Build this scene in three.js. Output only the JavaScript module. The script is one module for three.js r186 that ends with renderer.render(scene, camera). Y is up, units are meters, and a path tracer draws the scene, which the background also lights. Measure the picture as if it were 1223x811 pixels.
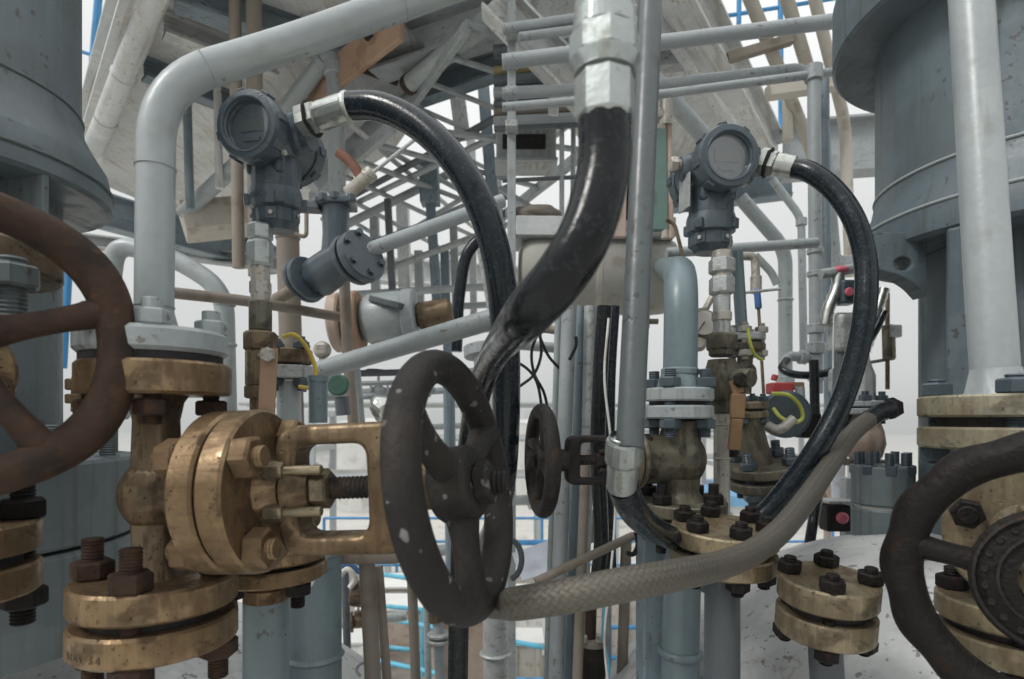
import * as THREE from 'three';
import { mergeGeometries, mergeVertices, toCreasedNormals } from 'three/addons/utils/BufferGeometryUtils.js';
import { RoundedBoxGeometry } from 'three/addons/geometries/RoundedBoxGeometry.js';
import { FontLoader } from 'three/addons/loaders/FontLoader.js';
import { TextGeometry } from 'three/addons/geometries/TextGeometry.js';

// ------------------------------------------------------------------ camera, sky, sun, exposure
const W = 1223, H = 811, F = 700, CX = W / 2, HY = 500, EYE = 9;
const scene = new THREE.Scene();
const camera = new THREE.PerspectiveCamera(2 * Math.atan(H / 2 / F) * 180 / Math.PI, W / H, 0.02, 3000);
camera.position.set(0, EYE, 0);
camera.lookAt(0, EYE, -1);
camera.setViewOffset(W, H, 0, H / 2 - HY, W, H);       // level camera with a risen lens: uprights stay upright
camera.focus = 0.72; camera.userData.fStop = 8;
camera.updateProjectionMatrix(); camera.updateMatrixWorld();

const SKYW = 256, SKYH = 128, skyData = new Float32Array(SKYW * SKYH * 4);
for (let j = 0; j < SKYH; j++) for (let i = 0; i < SKYW; i++) {
  const el = ((j + 0.5) / SKYH - 0.5) * Math.PI, s = Math.sin(el), k = (j * SKYW + i) * 4;
  const az = (i + 0.5) / SKYW * Math.PI * 2;
  const cl = 1 + 0.04 * Math.sin(az * 3 + 1 + 2 * Math.sin(el * 5)) + 0.03 * Math.sin(az * 7 + el * 9);
  const b = s > 0 ? (0.545 + 0.85 * s * s) * cl : 0.50;
  skyData[k] = b * 0.985; skyData[k + 1] = b * 1.0; skyData[k + 2] = b * 0.995; skyData[k + 3] = 1;
}
const skyTex = new THREE.DataTexture(skyData, SKYW, SKYH, THREE.RGBAFormat, THREE.FloatType);
skyTex.mapping = THREE.EquirectangularReflectionMapping; skyTex.minFilter = skyTex.magFilter = THREE.LinearFilter; skyTex.needsUpdate = true;
scene.background = skyTex; scene.environment = skyTex;

const sun = new THREE.DirectionalLight(new THREE.Color(1, 0.975, 0.93), 1.5);
sun.position.set(-4, 9 + 5, 1.6); sun.target.position.set(0, 9, -1);
sun.castShadow = true; sun.shadow.radius = 28; sun.shadow.mapSize.set(2048, 2048);
Object.assign(sun.shadow.camera, { left: -8, right: 8, top: 8, bottom: -8, near: 0.1, far: 60 });
scene.add(sun, sun.target);

const renderer = new THREE.WebGLRenderer({ antialias: true });
renderer.setSize(1024, 679);
renderer.toneMapping = THREE.LinearToneMapping;
renderer.toneMappingExposure = 1.38;
renderer.shadowMap.enabled = true;
scene.fog = new THREE.FogExp2(new THREE.Color(0.80, 0.82, 0.82), 0.0055);

// ------------------------------------------------------------------ random, noise, textures
let seed = 12345;
const rnd = () => { seed = (seed * 1664525 + 1013904223) >>> 0; return seed / 4294967296; };
const rr = (a, b) => a + (b - a) * rnd();
function noiseGrid(n) { const a = new Float32Array(n * n); for (let i = 0; i < n * n; i++) a[i] = rnd(); return a; }
const grids = {};
function vnoise(u, v, n, k) {                                   // tileable value noise, u,v in 0..1
  const key = n + '_' + k, g = grids[key] || (grids[key] = noiseGrid(n));
  const x = ((u % 1) + 1) % 1 * n, y = ((v % 1) + 1) % 1 * n, i = Math.floor(x), j = Math.floor(y);
  let fx = x - i, fy = y - j; fx = fx * fx * (3 - 2 * fx); fy = fy * fy * (3 - 2 * fy);
  const a = g[(j % n) * n + i % n], b = g[(j % n) * n + (i + 1) % n], c = g[((j + 1) % n) * n + i % n], d = g[((j + 1) % n) * n + (i + 1) % n];
  return a + (b - a) * fx + (c - a) * fy + (a - b - c + d) * fx * fy;
}
const fbm = (u, v, n, o, k) => { let s = 0, w = 0.5, t = 0; for (let i = 0; i < o; i++) { s += w * vnoise(u, v, n << i, k + i * 7); t += w; w *= 0.55; } return s / t; };
const sst = (a, b, x) => { const t = Math.min(1, Math.max(0, (x - a) / (b - a))); return t * t * (3 - 2 * t); };
const mix = (a, b, t) => a + (b - a) * t;
const mix3 = (a, b, t) => [mix(a[0], b[0], t), mix(a[1], b[1], t), mix(a[2], b[2], t)];
const enc = (x) => Math.round(255 * Math.min(1, Math.max(0, x <= 0.0031308 ? 12.92 * x : 1.055 * Math.pow(x, 1 / 2.4) - 0.055)));
function makeTex(size, metres, fn) {                            // fn(u,v) -> [r,g,b, rough, height]
  const c = new Uint8Array(size * size * 4), r = new Uint8Array(size * size * 4), h = new Uint8Array(size * size * 4);
  for (let j = 0; j < size; j++) for (let i = 0; i < size; i++) {
    const o = fn((i + 0.5) / size, (j + 0.5) / size), k = (j * size + i) * 4;
    c[k] = enc(o[0]); c[k + 1] = enc(o[1]); c[k + 2] = enc(o[2]); c[k + 3] = 255;
    r[k] = r[k + 1] = r[k + 2] = Math.round(255 * Math.min(1, Math.max(0, o[3]))); r[k + 3] = 255;
    h[k] = h[k + 1] = h[k + 2] = Math.round(255 * Math.min(1, Math.max(0, o[4]))); h[k + 3] = 255;
  }
  const mk = (d, srgb) => {
    const t = new THREE.DataTexture(d, size, size, THREE.RGBAFormat); t.wrapS = t.wrapT = THREE.RepeatWrapping;
    t.magFilter = THREE.LinearFilter; t.minFilter = THREE.LinearMipmapLinearFilter; t.generateMipmaps = true;
    t.repeat.set(1 / metres, 1 / metres); if (srgb) t.colorSpace = THREE.SRGBColorSpace; t.needsUpdate = true; return t;
  };
  return { map: mk(c, true), roughnessMap: mk(r), bumpMap: mk(h) };
}
const TX = {
  // weathered paint: neutral, multiplied by the paint's own colour
  paint: makeTex(640, 0.36, (u, v) => {
    const a = fbm(u, v, 5, 5, 1), f = fbm(u, v, 60, 3, 40), st = fbm(u * 1, v * 0.12, 40, 3, 60);
    const dirt = sst(0.55, 0.78, fbm(u, v, 9, 4, 80)), chip = sst(0.70, 0.73, fbm(u, v, 64, 3, 110)) * sst(0.60, 0.70, fbm(u, v, 4, 4, 120)), pat = sst(0.54, 0.57, fbm(u, v, 6, 5, 130)), run = sst(0.58, 0.8, fbm(u, v * 0.08, 34, 3, 140)) * sst(0.45, 0.6, fbm(u, v, 5, 3, 150));
    let x = 0.80 + 0.20 * a + 0.10 * (f - 0.5) + 0.10 * (st - 0.5);
    let c = [x, x, x]; c = mix3(c, [x * 1.16, x * 1.15, x * 1.12], pat * 0.55); c = mix3(c, [x * 0.68, x * 0.63, x * 0.54], dirt * 0.5); c = mix3(c, [x * 0.62, x * 0.55, x * 0.45], run * 0.45); c = mix3(c, [0.42, 0.30, 0.22], chip * 0.8);
    return [...c, 0.42 + 0.25 * f + 0.2 * dirt + 0.14 * pat, 0.5 + 0.45 * (a - 0.5) + 0.45 * (f - 0.5) + 0.06 * pat - chip * 0.3];
  }),
  // big painted surfaces: brush-overs, rust runs, scuffs and freckles
  vessel: makeTex(768, 0.9, (u, v) => {
    const a = fbm(u, v, 4, 6, 1900), f = fbm(u, v, 120, 3, 1930), pat = sst(0.52, 0.545, fbm(u, v, 5, 6, 1950)), pat2 = sst(0.57, 0.59, fbm(u, v, 11, 5, 1960));
    const src = sst(0.60, 0.70, fbm(u, v, 6, 4, 1970)), run = sst(0.56, 0.72, fbm(u, v * 0.05, 70, 3, 1980)) * sst(0.42, 0.6, fbm(u, v * 0.4, 6, 4, 1990));
    const scr = sst(0.69, 0.72, fbm(u * 0.3 + v * 0.2, v, 60, 3, 2000)), fr = sst(0.72, 0.75, fbm(u, v, 90, 3, 2010)) * sst(0.45, 0.6, fbm(u, v, 5, 3, 2020)), br = fbm(u, v * 0.08, 150, 2, 2030);
    const x = 0.84 + 0.18 * (a - 0.5) + 0.10 * (f - 0.5) + 0.10 * (br - 0.5); let c = [x, x, x];
    c = mix3(c, [x * 1.20, x * 1.19, x * 1.16], pat * 0.5); c = mix3(c, [x * 0.80, x * 0.82, x * 0.84], pat2 * 0.5); c = mix3(c, [x * 0.60, x * 0.50, x * 0.40], run * 0.5); c = mix3(c, [0.95, 0.93, 0.88], scr * 0.35); c = mix3(c, [0.36, 0.22, 0.14], fr * 0.7); c = mix3(c, [x * 0.7, x * 0.62, x * 0.52], src * 0.4);
    return [...c, 0.42 + 0.22 * f + 0.16 * pat + 0.16 * run, 0.5 + 0.35 * (a - 0.5) + 0.25 * (f - 0.5) + 0.3 * (br - 0.5) + 0.08 * pat - 0.2 * fr];
  }),
  brass: makeTex(512, 0.2, (u, v) => {
    const a = fbm(u, v, 4, 5, 200), f = fbm(u, v, 70, 3, 230), br = fbm(u, v * 0.06, 90, 3, 250), st = fbm(u, v * 0.2, 22, 4, 270);
    const t1 = sst(0.38, 0.66, a), t2 = sst(0.56, 0.70, fbm(u, v, 10, 5, 290)), t3 = sst(0.54, 0.74, st);
    let c = mix3([0.60, 0.43, 0.24], [0.44, 0.29, 0.145], t1);
    c = mix3(c, [0.235, 0.165, 0.10], t2 * 0.85); c = mix3(c, [0.34, 0.19, 0.115], t3 * 0.55); const big = sst(0.50, 0.60, fbm(u, v, 3, 6, 330)), pale = sst(0.58, 0.68, fbm(u, v, 7, 5, 350)); c = mix3(c, [0.19, 0.135, 0.085], big * 0.38); c = mix3(c, [0.66, 0.52, 0.33], pale * 0.35 * (1 - big));
    const g = 0.86 + 0.28 * (f - 0.5) + 0.30 * (br - 0.5) + 0.1;
    const pit = sst(0.755, 0.79, fbm(u, v, 60, 3, 310)); c = mix3(c, [0.10, 0.075, 0.05], pit * 0.7);
    return [c[0] * g, c[1] * g, c[2] * g, 0.28 + 0.22 * t2 + 0.16 * f + 0.12 * t3 + 0.2 * pit + 0.2 * big, 0.5 + 0.25 * (a - 0.5) + 0.35 * (f - 0.5) + 0.3 * (br - 0.5) - 0.4 * pit];
  }),
  rust: makeTex(512, 0.16, (u, v) => {
    const a = fbm(u, v, 5, 5, 400), f = fbm(u, v, 40, 4, 430), t = sst(0.4, 0.68, a);
    let c = mix3([0.150, 0.088, 0.062], [0.085, 0.058, 0.046], t); c = mix3(c, [0.24, 0.125, 0.06], sst(0.6, 0.75, fbm(u, v, 12, 4, 450)) * 0.6);
    const g = 0.8 + 0.5 * (f - 0.3); return [c[0] * g, c[1] * g, c[2] * g, 0.62 + 0.3 * f, f];
  }),
  iron: makeTex(512, 0.16, (u, v) => {
    const a = fbm(u, v, 5, 5, 500), f = fbm(u, v, 50, 4, 530);
    let c = mix3([0.045, 0.042, 0.042], [0.085, 0.072, 0.066], sst(0.4, 0.7, a)); c = mix3(c, [0.13, 0.085, 0.06], sst(0.62, 0.76, fbm(u, v, 16, 4, 550)) * 0.7);
    const g = 0.8 + 0.5 * (f - 0.3); return [c[0] * g, c[1] * g, c[2] * g, 0.48 + 0.35 * f, f];
  }),
  galv: makeTex(512, 0.12, (u, v) => {
    const a = fbm(u, v, 7, 4, 600), f = fbm(u, v, 50, 3, 630), g = 0.78 + 0.3 * a + 0.14 * (f - 0.5), d = sst(0.58, 0.74, fbm(u, v, 12, 4, 650));
    return [g * mix(1, .78, d), g * mix(1, .76, d), g * mix(1, .70, d), 0.28 + 0.25 * a + 0.22 * d, f];
  }),
  rubber: makeTex(512, 0.16, (u, v) => {
    const a = fbm(u, v, 6, 4, 700), f = fbm(u, v, 60, 3, 730), sc = sst(0.70, 0.74, fbm(u, v, 44, 3, 750));
    const du = sst(0.50, 0.70, fbm(u, v, 16, 5, 770)) * sst(0.42, 0.6, fbm(u, v, 70, 3, 780)), g = 0.95 + sc * 0.9 + du * 0.9; return [g * .5, g * .49, g * .47, 0.20 + 0.22 * a + 0.25 * sc + 0.35 * du, f];
  }),
  deck: makeTex(640, 0.6, (u, v) => {
    const a = fbm(u, v, 5, 6, 800), f = fbm(u, v, 80, 3, 830), p = sst(0.52, 0.57, fbm(u, v, 8, 5, 850)), q = sst(0.60, 0.64, fbm(u, v, 14, 5, 870));
    const cr = 1 - sst(0.0, 0.016, Math.abs(fbm(u, v, 6, 5, 890) - 0.5));
    const sp = sst(0.74, 0.77, fbm(u, v, 60, 3, 905));
    let x = 0.82 + 0.22 * (a - 0.5) + 0.16 * (f - 0.5); let c = [x, x, x];
    c = mix3(c, [x * 1.14, x * 1.14, x * 1.13], p * 0.8); c = mix3(c, [x * 0.80, x * 0.79, x * 0.76], q * 0.5); c = mix3(c, [0.34, 0.33, 0.31], cr * 0.45 * q); c = mix3(c, [0.22, 0.2, 0.18], sp * 0.75);
    return [...c, 0.55 + 0.3 * f, 0.5 + 0.3 * (f - 0.5) + 0.25 * p - 0.3 * cr * q - 0.2 * sp];
  }),
  plain: makeTex(512, 0.5, (u, v) => {
    const a = fbm(u, v, 5, 5, 1000), f = fbm(u, v, 50, 3, 1030), d = sst(0.55, 0.75, fbm(u, v, 9, 5, 1050)), st = fbm(u, v * 0.1, 30, 3, 1070);
    const x = 0.80 + 0.2 * a + 0.12 * (f - 0.5) + 0.12 * (st - 0.5); return [x * mix(1, .76, d), x * mix(1, .72, d), x * mix(1, .66, d), 0.6 + 0.3 * f, f];
  }),
  // drab iron handwheel with dried drops of pale paint
  spotted: (() => {
    const dots = []; for (let i = 0; i < 55; i++) dots.push([rnd(), rnd(), Math.pow(rnd(), 2.2) * 0.026 + 0.005, 0.4 + 0.6 * rnd()]);
    return makeTex(640, 0.2, (u, v) => {
      const a = fbm(u, v, 5, 5, 1100), f = fbm(u, v, 60, 4, 1130);
      let c = mix3([0.058, 0.055, 0.054], [0.092, 0.080, 0.073], sst(0.4, 0.7, a)); const g = 0.8 + 0.5 * (f - 0.3); c = [c[0] * g, c[1] * g, c[2] * g];
      const wu = u + 0.034 * (fbm(u, v, 22, 3, 1150) - 0.5), wv = v + 0.034 * (fbm(u, v, 22, 3, 1160) - 0.5); let m = 0;
      for (const [x, y, r, o] of dots) { const dx = Math.abs(wu - x), dy = Math.abs(wv - y), q = Math.hypot(Math.min(dx, 1 - dx), Math.min(dy, 1 - dy)); m = Math.max(m, o * (1 - sst(r * 0.75, r, q))); }
      c = mix3(c, [0.70, 0.71, 0.71], m * (0.25 + 0.75 * f)); return [...c, 0.5 + 0.3 * f, f * 0.6 + m * 0.4];
    });
  })(),
  // woven wire braid; u runs round the hose, v along it, both in metres
  braid: makeTex(256, 0.024, (u, v) => {
    const p = (u + v) * 4, q = (u - v) * 4, over = (Math.floor(p) + Math.floor(q)) & 1, fp = p - Math.floor(p), fq = q - Math.floor(q);
    const w = over ? fp : fq, l = over ? fq : fp, wires = 0.5 + 0.5 * Math.cos(w * Math.PI * 2 * 4), round = Math.sin(l * Math.PI) ** 0.6, f = vnoise(u, v, 32, 1200);
    const g = 0.13 + 0.16 * wires * round + 0.08 * f; return [g * 1.0, g * 0.93, g * 0.80, 0.5, 0.15 + 0.6 * round + 0.25 * wires * round];
  }),
};
function M(tex, col, o = {}) {
  const t = TX[tex], m = new THREE.MeshPhysicalMaterial({ color: new THREE.Color(...col), metalness: o.metal ?? 0, roughness: o.rough ?? 1, ...t });
  m.bumpScale = o.bump ?? 0.0006; if (o.spec) m.specularIntensity = o.spec; if (o.coat) { m.clearcoat = o.coat; m.clearcoatRoughness = 0.25; }
  return m;
}
const grey = (g, b = 1.06) => [g * 0.93, g, g * b];
const MT = {
  pipe: M('paint', [0.30, 0.335, 0.345], { rough: 0.75, coat: 0.15 }),
  pipeBlue: M('paint', [0.130, 0.178, 0.197], { rough: 0.75, coat: 0.15 }),
  column: M('vessel', [0.118, 0.152, 0.170], { rough: 0.9, coat: 0, bump: 0.0008 }),
  columnRight: M('vessel', [0.092, 0.125, 0.145], { rough: 0.85, coat: 0, bump: 0.0008 }),
  drum: M('vessel', [0.125, 0.155, 0.165], { rough: 0.9, bump: 0.001 }),
  dark: M('paint', [0.048, 0.070, 0.088], { rough: 0.7, coat: 0.2 }),
  trans: M('paint', [0.046, 0.068, 0.086], { rough: 0.72, coat: 0.25 }),
  beam: M('vessel', [0.56, 0.58, 0.58], { rough: 0.9 }),
  beamDark: M('vessel', [0.32, 0.34, 0.345], { rough: 0.9 }),
  steel: M('paint', [0.30, 0.33, 0.345], { rough: 0.85 }),
  steelBlue: M('vessel', [0.17, 0.225, 0.265], { rough: 0.85 }),
  steelDark: M('paint', [0.085, 0.10, 0.112], { rough: 0.85 }),
  slab: M('vessel', [0.56, 0.575, 0.58], { rough: 1 }), conduit: M('paint', [0.070, 0.084, 0.090], { rough: 0.8, coat: 0.2 }),
  cream: M('plain', [0.43, 0.405, 0.355], { rough: 1 }),
  tan: M('plain', [0.20, 0.175, 0.145], { rough: 1 }),
  pinkish: M('plain', [0.46, 0.36, 0.30], { rough: 1 }),
  white: M('plain', [0.74, 0.74, 0.72], { rough: 1 }),
  blue: M('plain', [0.035, 0.23, 0.50], { rough: 0.8 }),
  cyan: M('plain', [0.10, 0.42, 0.58], { rough: 0.8 }),
  brownPipe: M('plain', [0.23, 0.195, 0.16], { rough: 0.8 }),
  orangeRust: M('plain', [0.36, 0.235, 0.155], { rough: 1 }),
  redPipe: M('plain', [0.20, 0.085, 0.055], { rough: 0.9 }),
  brass: M('brass', [0.43, 0.415, 0.41], { metal: 0.7, rough: 0.95 }),
  brassPale: M('brass', [0.42, 0.48, 0.54], { metal: 0.55, rough: 1.05 }),
  brassWarm: M("brass", [0.30, 0.295, 0.30], { metal: 0.6, rough: 1.15 }),
  brassGrey: M('brass', [0.50, 0.63, 0.78], { metal: 0.45, rough: 1.1 }),
  brassDark: M('brass', [0.36, 0.33, 0.31], { metal: 0.5, rough: 1.25 }),
  bodyBrown: M('brass', [0.27, 0.27, 0.28], { metal: 0.45, rough: 1.25, bump: 0.001 }),
  bodyGrey: M('brass', [0.21, 0.265, 0.33], { metal: 0.3, rough: 1.3, bump: 0.001 }),
  rust: M('rust', [0.32, 0.31, 0.305], { rough: 1, spec: 0.45, bump: 0.0008 }),
  rustDark: M('rust', [0.33, 0.31, 0.30], { rough: 1, spec: 0.45, bump: 0.0008 }),
  iron: M('iron', [0.38, 0.37, 0.36], { rough: 1, spec: 0.4, bump: 0.001 }),
  black: M('iron', [0.165, 0.145, 0.132], { rough: 0.9, spec: 0.4, bump: 0.0009 }),
  spotted: M('spotted', [0.36, 0.355, 0.35], { rough: 1, spec: 0.4, bump: 0.0014 }),
  galv: M('galv', [0.40, 0.435, 0.43], { metal: 0.8, rough: 1, bump: 0.00012 }),
  galvDull: M('galv', [0.40, 0.42, 0.42], { metal: 0.45, rough: 1.4 }),
  chrome: M('galv', [0.50, 0.52, 0.50], { metal: 0.95, rough: 0.8, bump: 0.00008 }),
  fitting: M('galv', [0.42, 0.40, 0.36], { metal: 0.55, rough: 1.4 }),
  rubber: M('rubber', [0.016, 0.020, 0.024], { rough: 0.62, bump: 0.0001, spec: 0.5 }),
  rubberBlue: M('rubber', [0.015, 0.025, 0.035], { rough: 0.62, bump: 0.0001, spec: 0.6 }),
  gasket: M('iron', [0.28, 0.28, 0.32], { rough: 1.2 }),
  braid: M('braid', [0.50, 0.49, 0.475], { metal: 0.5, rough: 1, bump: 0.0005 }),
  braidDark: M('braid', [0.5, 0.5, 0.5], { metal: 0.3, rough: 1, bump: 0.0005 }),
  deck: M('deck', [0.50, 0.51, 0.51], { rough: 1, bump: 0.0012 }),
  yellow: M('plain', [0.60, 0.44, 0.05], { rough: 0.7 }), lime: M('plain', [0.55, 0.60, 0.10], { rough: 0.7 }),
  red: M('plain', [0.45, 0.045, 0.05], { rough: 0.7 }), pink: M('plain', [0.55, 0.12, 0.17], { rough: 0.8 }),
  orange: M('plain', [0.26, 0.155, 0.075], { rough: 0.8 }), blueGrip: M('plain', [0.05, 0.13, 0.36], { rough: 0.6 }),
  green: M('plain', [0.055, 0.13, 0.10], { rough: 0.7 }), greenGauge: M('plain', [0.12, 0.20, 0.18], { rough: 0.6 }),
  dial: M('plain', [0.62, 0.60, 0.54], { rough: 0.7 }), screen: M('plain', [0.05, 0.066, 0.068], { rough: 0.5 }),
  ground: M('plain', [0.60, 0.58, 0.54], { rough: 1 }), wallPale: M('plain', [0.62, 0.62, 0.60], { rough: 1 }),
  roofBlue: M('plain', [0.06, 0.27, 0.52], { rough: 0.8 }), cityGrey: M('plain', [0.35, 0.36, 0.37], { rough: 1 }),
  cloth: M('plain', [0.55, 0.58, 0.66], { rough: 1 }), clothBrown: M('plain', [0.15, 0.135, 0.11], { rough: 1 }),
  glass: new THREE.MeshPhysicalMaterial({ color: 0xffffff, roughness: 0.04, transmission: 1, thickness: 0, ior: 1.75 }),
};
for (const t of ['ground', 'wallPale', 'roofBlue', 'cityGrey', 'white', 'cream', 'pinkish', 'tan']) {     // large surfaces: coarser grain
  if (t !== 'ground' && t !== 'wallPale' && t !== 'cityGrey' && t !== 'roofBlue') continue;
  for (const k of ['map', 'roughnessMap', 'bumpMap']) { MT[t][k] = MT[t][k].clone(); MT[t][k].repeat.set(1 / 9, 1 / 9); MT[t][k].needsUpdate = true; }
}

// ------------------------------------------------------------------ geometry helpers (all shapes are built in world metres)
const V = (x, y, z) => new THREE.Vector3(x, y, z);
const at = (px, py, d) => V((px - CX) / F * d, EYE - (py - HY) / F * d, -d);
const pm = (px, d) => px * d / F;                                // pixels at a depth -> metres
const UP = V(0, 1, 0);
function frame(o, n, ref) {                                      // local +Y -> n, local +Z -> as near ref as it can be
  const y = n.clone().normalize(); let z = (ref || (Math.abs(y.y) > 0.9 ? V(0, 0, 1) : UP)).clone(); z.addScaledVector(y, -z.dot(y)).normalize();
  const x = new THREE.Vector3().crossVectors(y, z); return new THREE.Matrix4().makeBasis(x, y, z).setPosition(o);
}
function boxUV(g) {
  g = g.index ? g.toNonIndexed() : g; const p = g.attributes.position, n = g.attributes.normal, uv = new Float32Array(p.count * 2);
  for (let i = 0; i < p.count; i += 3) {
    let x = 0, y = 0, z = 0; for (let k = 0; k < 3; k++) { x += Math.abs(n.getX(i + k)); y += Math.abs(n.getY(i + k)); z += Math.abs(n.getZ(i + k)); }
    for (let k = 0; k < 3; k++) {
      const a = p.getX(i + k), b = p.getY(i + k), c = p.getZ(i + k), j = (i + k) * 2;
      if (y >= x && y >= z) { uv[j] = a; uv[j + 1] = c; } else if (x >= z) { uv[j] = c; uv[j + 1] = b; } else { uv[j] = a; uv[j + 1] = b; }
    }
  }
  g.setAttribute('uv', new THREE.BufferAttribute(uv, 2)); return g;
}
const clean = (g) => { for (const k of Object.keys(g.attributes)) if (!['position', 'normal', 'uv'].includes(k)) g.deleteAttribute(k); return g.index ? g.toNonIndexed() : g; };
const merge = (...gs) => mergeGeometries(gs.flat().map(clean), false);
function lathe(pts, seg = 36, crease = 0.5) {                    // pts: [r, y]
  const g = new THREE.LatheGeometry(pts.map(([r, y]) => new THREE.Vector2(Math.max(r, 1e-5), y)), seg);
  const f = toCreasedNormals(g, crease); const p = f.attributes.position, uv = f.attributes.uv; let R = 0; for (const [r] of pts) R = Math.max(R, r);
  for (let i = 0; i < p.count; i += 3) {                         // metres: round the axis and along it; flat caps by position
    let ny = 0; for (let k = 0; k < 3; k++) ny += Math.abs(f.attributes.normal.getY(i + k)) / 3;
    for (let k = 0; k < 3; k++) { const j = i + k; if (ny > 0.8) uv.setXY(j, p.getX(j), p.getZ(j)); else uv.setXY(j, uv.getX(j) * 2 * Math.PI * R, p.getY(j) + (p.getX(j) ** 2 + p.getZ(j) ** 2 < 0 ? 1 : 0)); }
  }
  return f;
}
const lat = (pts, o, n, seg, ref, crease) => lathe(pts, seg, crease).applyMatrix4(frame(o, n, ref));
const disc = (r, h, c = 0.0012, r0 = 0) => [[r0, 0], [r - c, 0], [r, c], [r, h - c], [r - c, h], [r0, h]];
const rod = (a, b, r, seg = 20, c = 0.0006) => { const d = b.clone().sub(a); return lat(disc(r, d.length(), Math.min(c, r * 0.3)), a, d, seg); };
const hexPts = (r, h) => [[0, 0], [r * 0.86, 0], [r, h * 0.12], [r, h * 0.88], [r * 0.86, h], [0, h]];
const hex = (r, h, o, n, ref) => lat(hexPts(r, h), o, n, 6, ref, 0.2);
function threadPts(r, len, pitch = 0.0022) { const p = [[0, 0], [r * 0.85, 0]]; const n = Math.max(2, Math.round(len / pitch)), s = len / n; for (let i = 0; i < n; i++) p.push([r, s * (i + 0.45)], [r * 0.87, s * (i + 0.95)]); p.push([0, len]); return p; }
const thread = (r, len, o, n, pitch) => lat(threadPts(r, len, pitch), o, n, 16, null, 0.2);
function box(o, sx, sy, sz, m, c = 0.003) { const g = boxUV(new RoundedBoxGeometry(sx, sy, sz, 2, Math.min(c, sx / 3, sy / 3, sz / 3))); return m ? g.applyMatrix4(m.clone().setPosition(o)) : g.translate(o.x, o.y, o.z); }
function bar(a, b, w, h, ref = UP, c = 0.003) {                  // rectangular bar a -> b, h along ref
  const d = b.clone().sub(a), L = d.length(), g = boxUV(new RoundedBoxGeometry(w, L, h, 2, Math.min(c, w / 3, h / 3)));
  return g.applyMatrix4(frame(a.clone().lerp(b, 0.5), d, ref));
}
function ibeam(a, b, w, h, t, ref = UP) {                        // I section a -> b, flanges square to ref
  const d = b.clone().sub(a), s = new THREE.Shape(), q = [[-w, -h], [w, -h], [w, -h + t], [t / 2, -h + t], [t / 2, h - t], [w, h - t], [w, h], [-w, h], [-w, h - t], [-t / 2, h - t], [-t / 2, -h + t], [-w, -h + t]];
  q.forEach(([x, y], i) => i ? s.lineTo(x, y) : s.moveTo(x, y));
  const g = new THREE.ExtrudeGeometry(s, { depth: d.length(), bevelEnabled: false }).rotateX(-Math.PI / 2);   // extrusion along +Y, shape y -> -Z... flipped below
  return boxUV(g).applyMatrix4(frame(a, d, ref));
}
function sweep(pts, r, radial = 20, caps = true, closed = false) {               // a tube through pts; r number or fn(t)
  const n = pts.length, pos = [], nor = [], uv = [], idx = []; const T = [];
  for (let i = 0; i < n; i++) T.push(pts[Math.min(n - 1, i + 1)].clone().sub(pts[Math.max(0, i - 1)]).normalize());
  if (closed) T[0] = T[n - 1] = pts[1].clone().sub(pts[n - 2]).normalize();
  let N = Math.abs(T[0].y) < 0.9 ? UP.clone() : V(1, 0, 0); N.addScaledVector(T[0], -N.dot(T[0])).normalize(); let L = 0;
  const rf = typeof r === 'function' ? r : () => r;
  for (let i = 0; i < n; i++) {
    N.addScaledVector(T[i], -N.dot(T[i])).normalize(); const B = new THREE.Vector3().crossVectors(T[i], N); if (i) L += pts[i].distanceTo(pts[i - 1]);
    const R = rf(i / (n - 1));
    for (let k = 0; k <= radial; k++) {
      const a = k / radial * Math.PI * 2, d = N.clone().multiplyScalar(Math.cos(a)).addScaledVector(B, Math.sin(a));
      pos.push(pts[i].x + d.x * R, pts[i].y + d.y * R, pts[i].z + d.z * R); nor.push(d.x, d.y, d.z); uv.push(k / radial * 2 * Math.PI * rf(0.5), L);
    }
  }
  for (let i = 0; i < n - 1; i++) for (let k = 0; k < radial; k++) { const a = i * (radial + 1) + k, b = a + radial + 1; idx.push(a, a + 1, b, b, a + 1, b + 1); }
  if (caps) for (const e of [0, n - 1]) {
    const c = pos.length / 3, s = e ? 1 : -1; pos.push(pts[e].x, pts[e].y, pts[e].z); nor.push(T[e].x * s, T[e].y * s, T[e].z * s); uv.push(0, 0);
    for (let k = 0; k <= radial; k++) { const j = (e * (radial + 1) + k) * 3; pos.push(pos[j], pos[j + 1], pos[j + 2]); nor.push(T[e].x * s, T[e].y * s, T[e].z * s); uv.push(Math.cos(k) * 0.01, Math.sin(k) * 0.01); }
    for (let k = 0; k < radial; k++) e ? idx.push(c, c + 1 + k, c + 2 + k) : idx.push(c, c + 2 + k, c + 1 + k);
  }
  const g = new THREE.BufferGeometry(); g.setAttribute('position', new THREE.Float32BufferAttribute(pos, 3)); g.setAttribute('normal', new THREE.Float32BufferAttribute(nor, 3)); g.setAttribute('uv', new THREE.Float32BufferAttribute(uv, 2)); g.setIndex(idx);
  return g.toNonIndexed();
}
function bent(pts, bend) {                                       // straight runs joined by rounded bends
  const out = [pts[0].clone()];
  for (let i = 1; i < pts.length - 1; i++) {
    const p = pts[i], a = pts[i - 1].clone().sub(p), b = pts[i + 1].clone().sub(p), l = Math.min(bend, a.length() * 0.48, b.length() * 0.48);
    const s = p.clone().addScaledVector(a.normalize(), l), e = p.clone().addScaledVector(b.normalize(), l);
    for (let k = 0; k <= 10; k++) { const t = k / 10, u = 1 - t; out.push(s.clone().multiplyScalar(u * u).addScaledVector(p, 2 * u * t).addScaledVector(e, t * t)); }
  }
  out.push(pts[pts.length - 1].clone()); return out;
}
const curve = (pts, n = 60) => new THREE.CatmullRomCurve3(pts, false, 'centripetal').getSpacedPoints(n);
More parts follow.
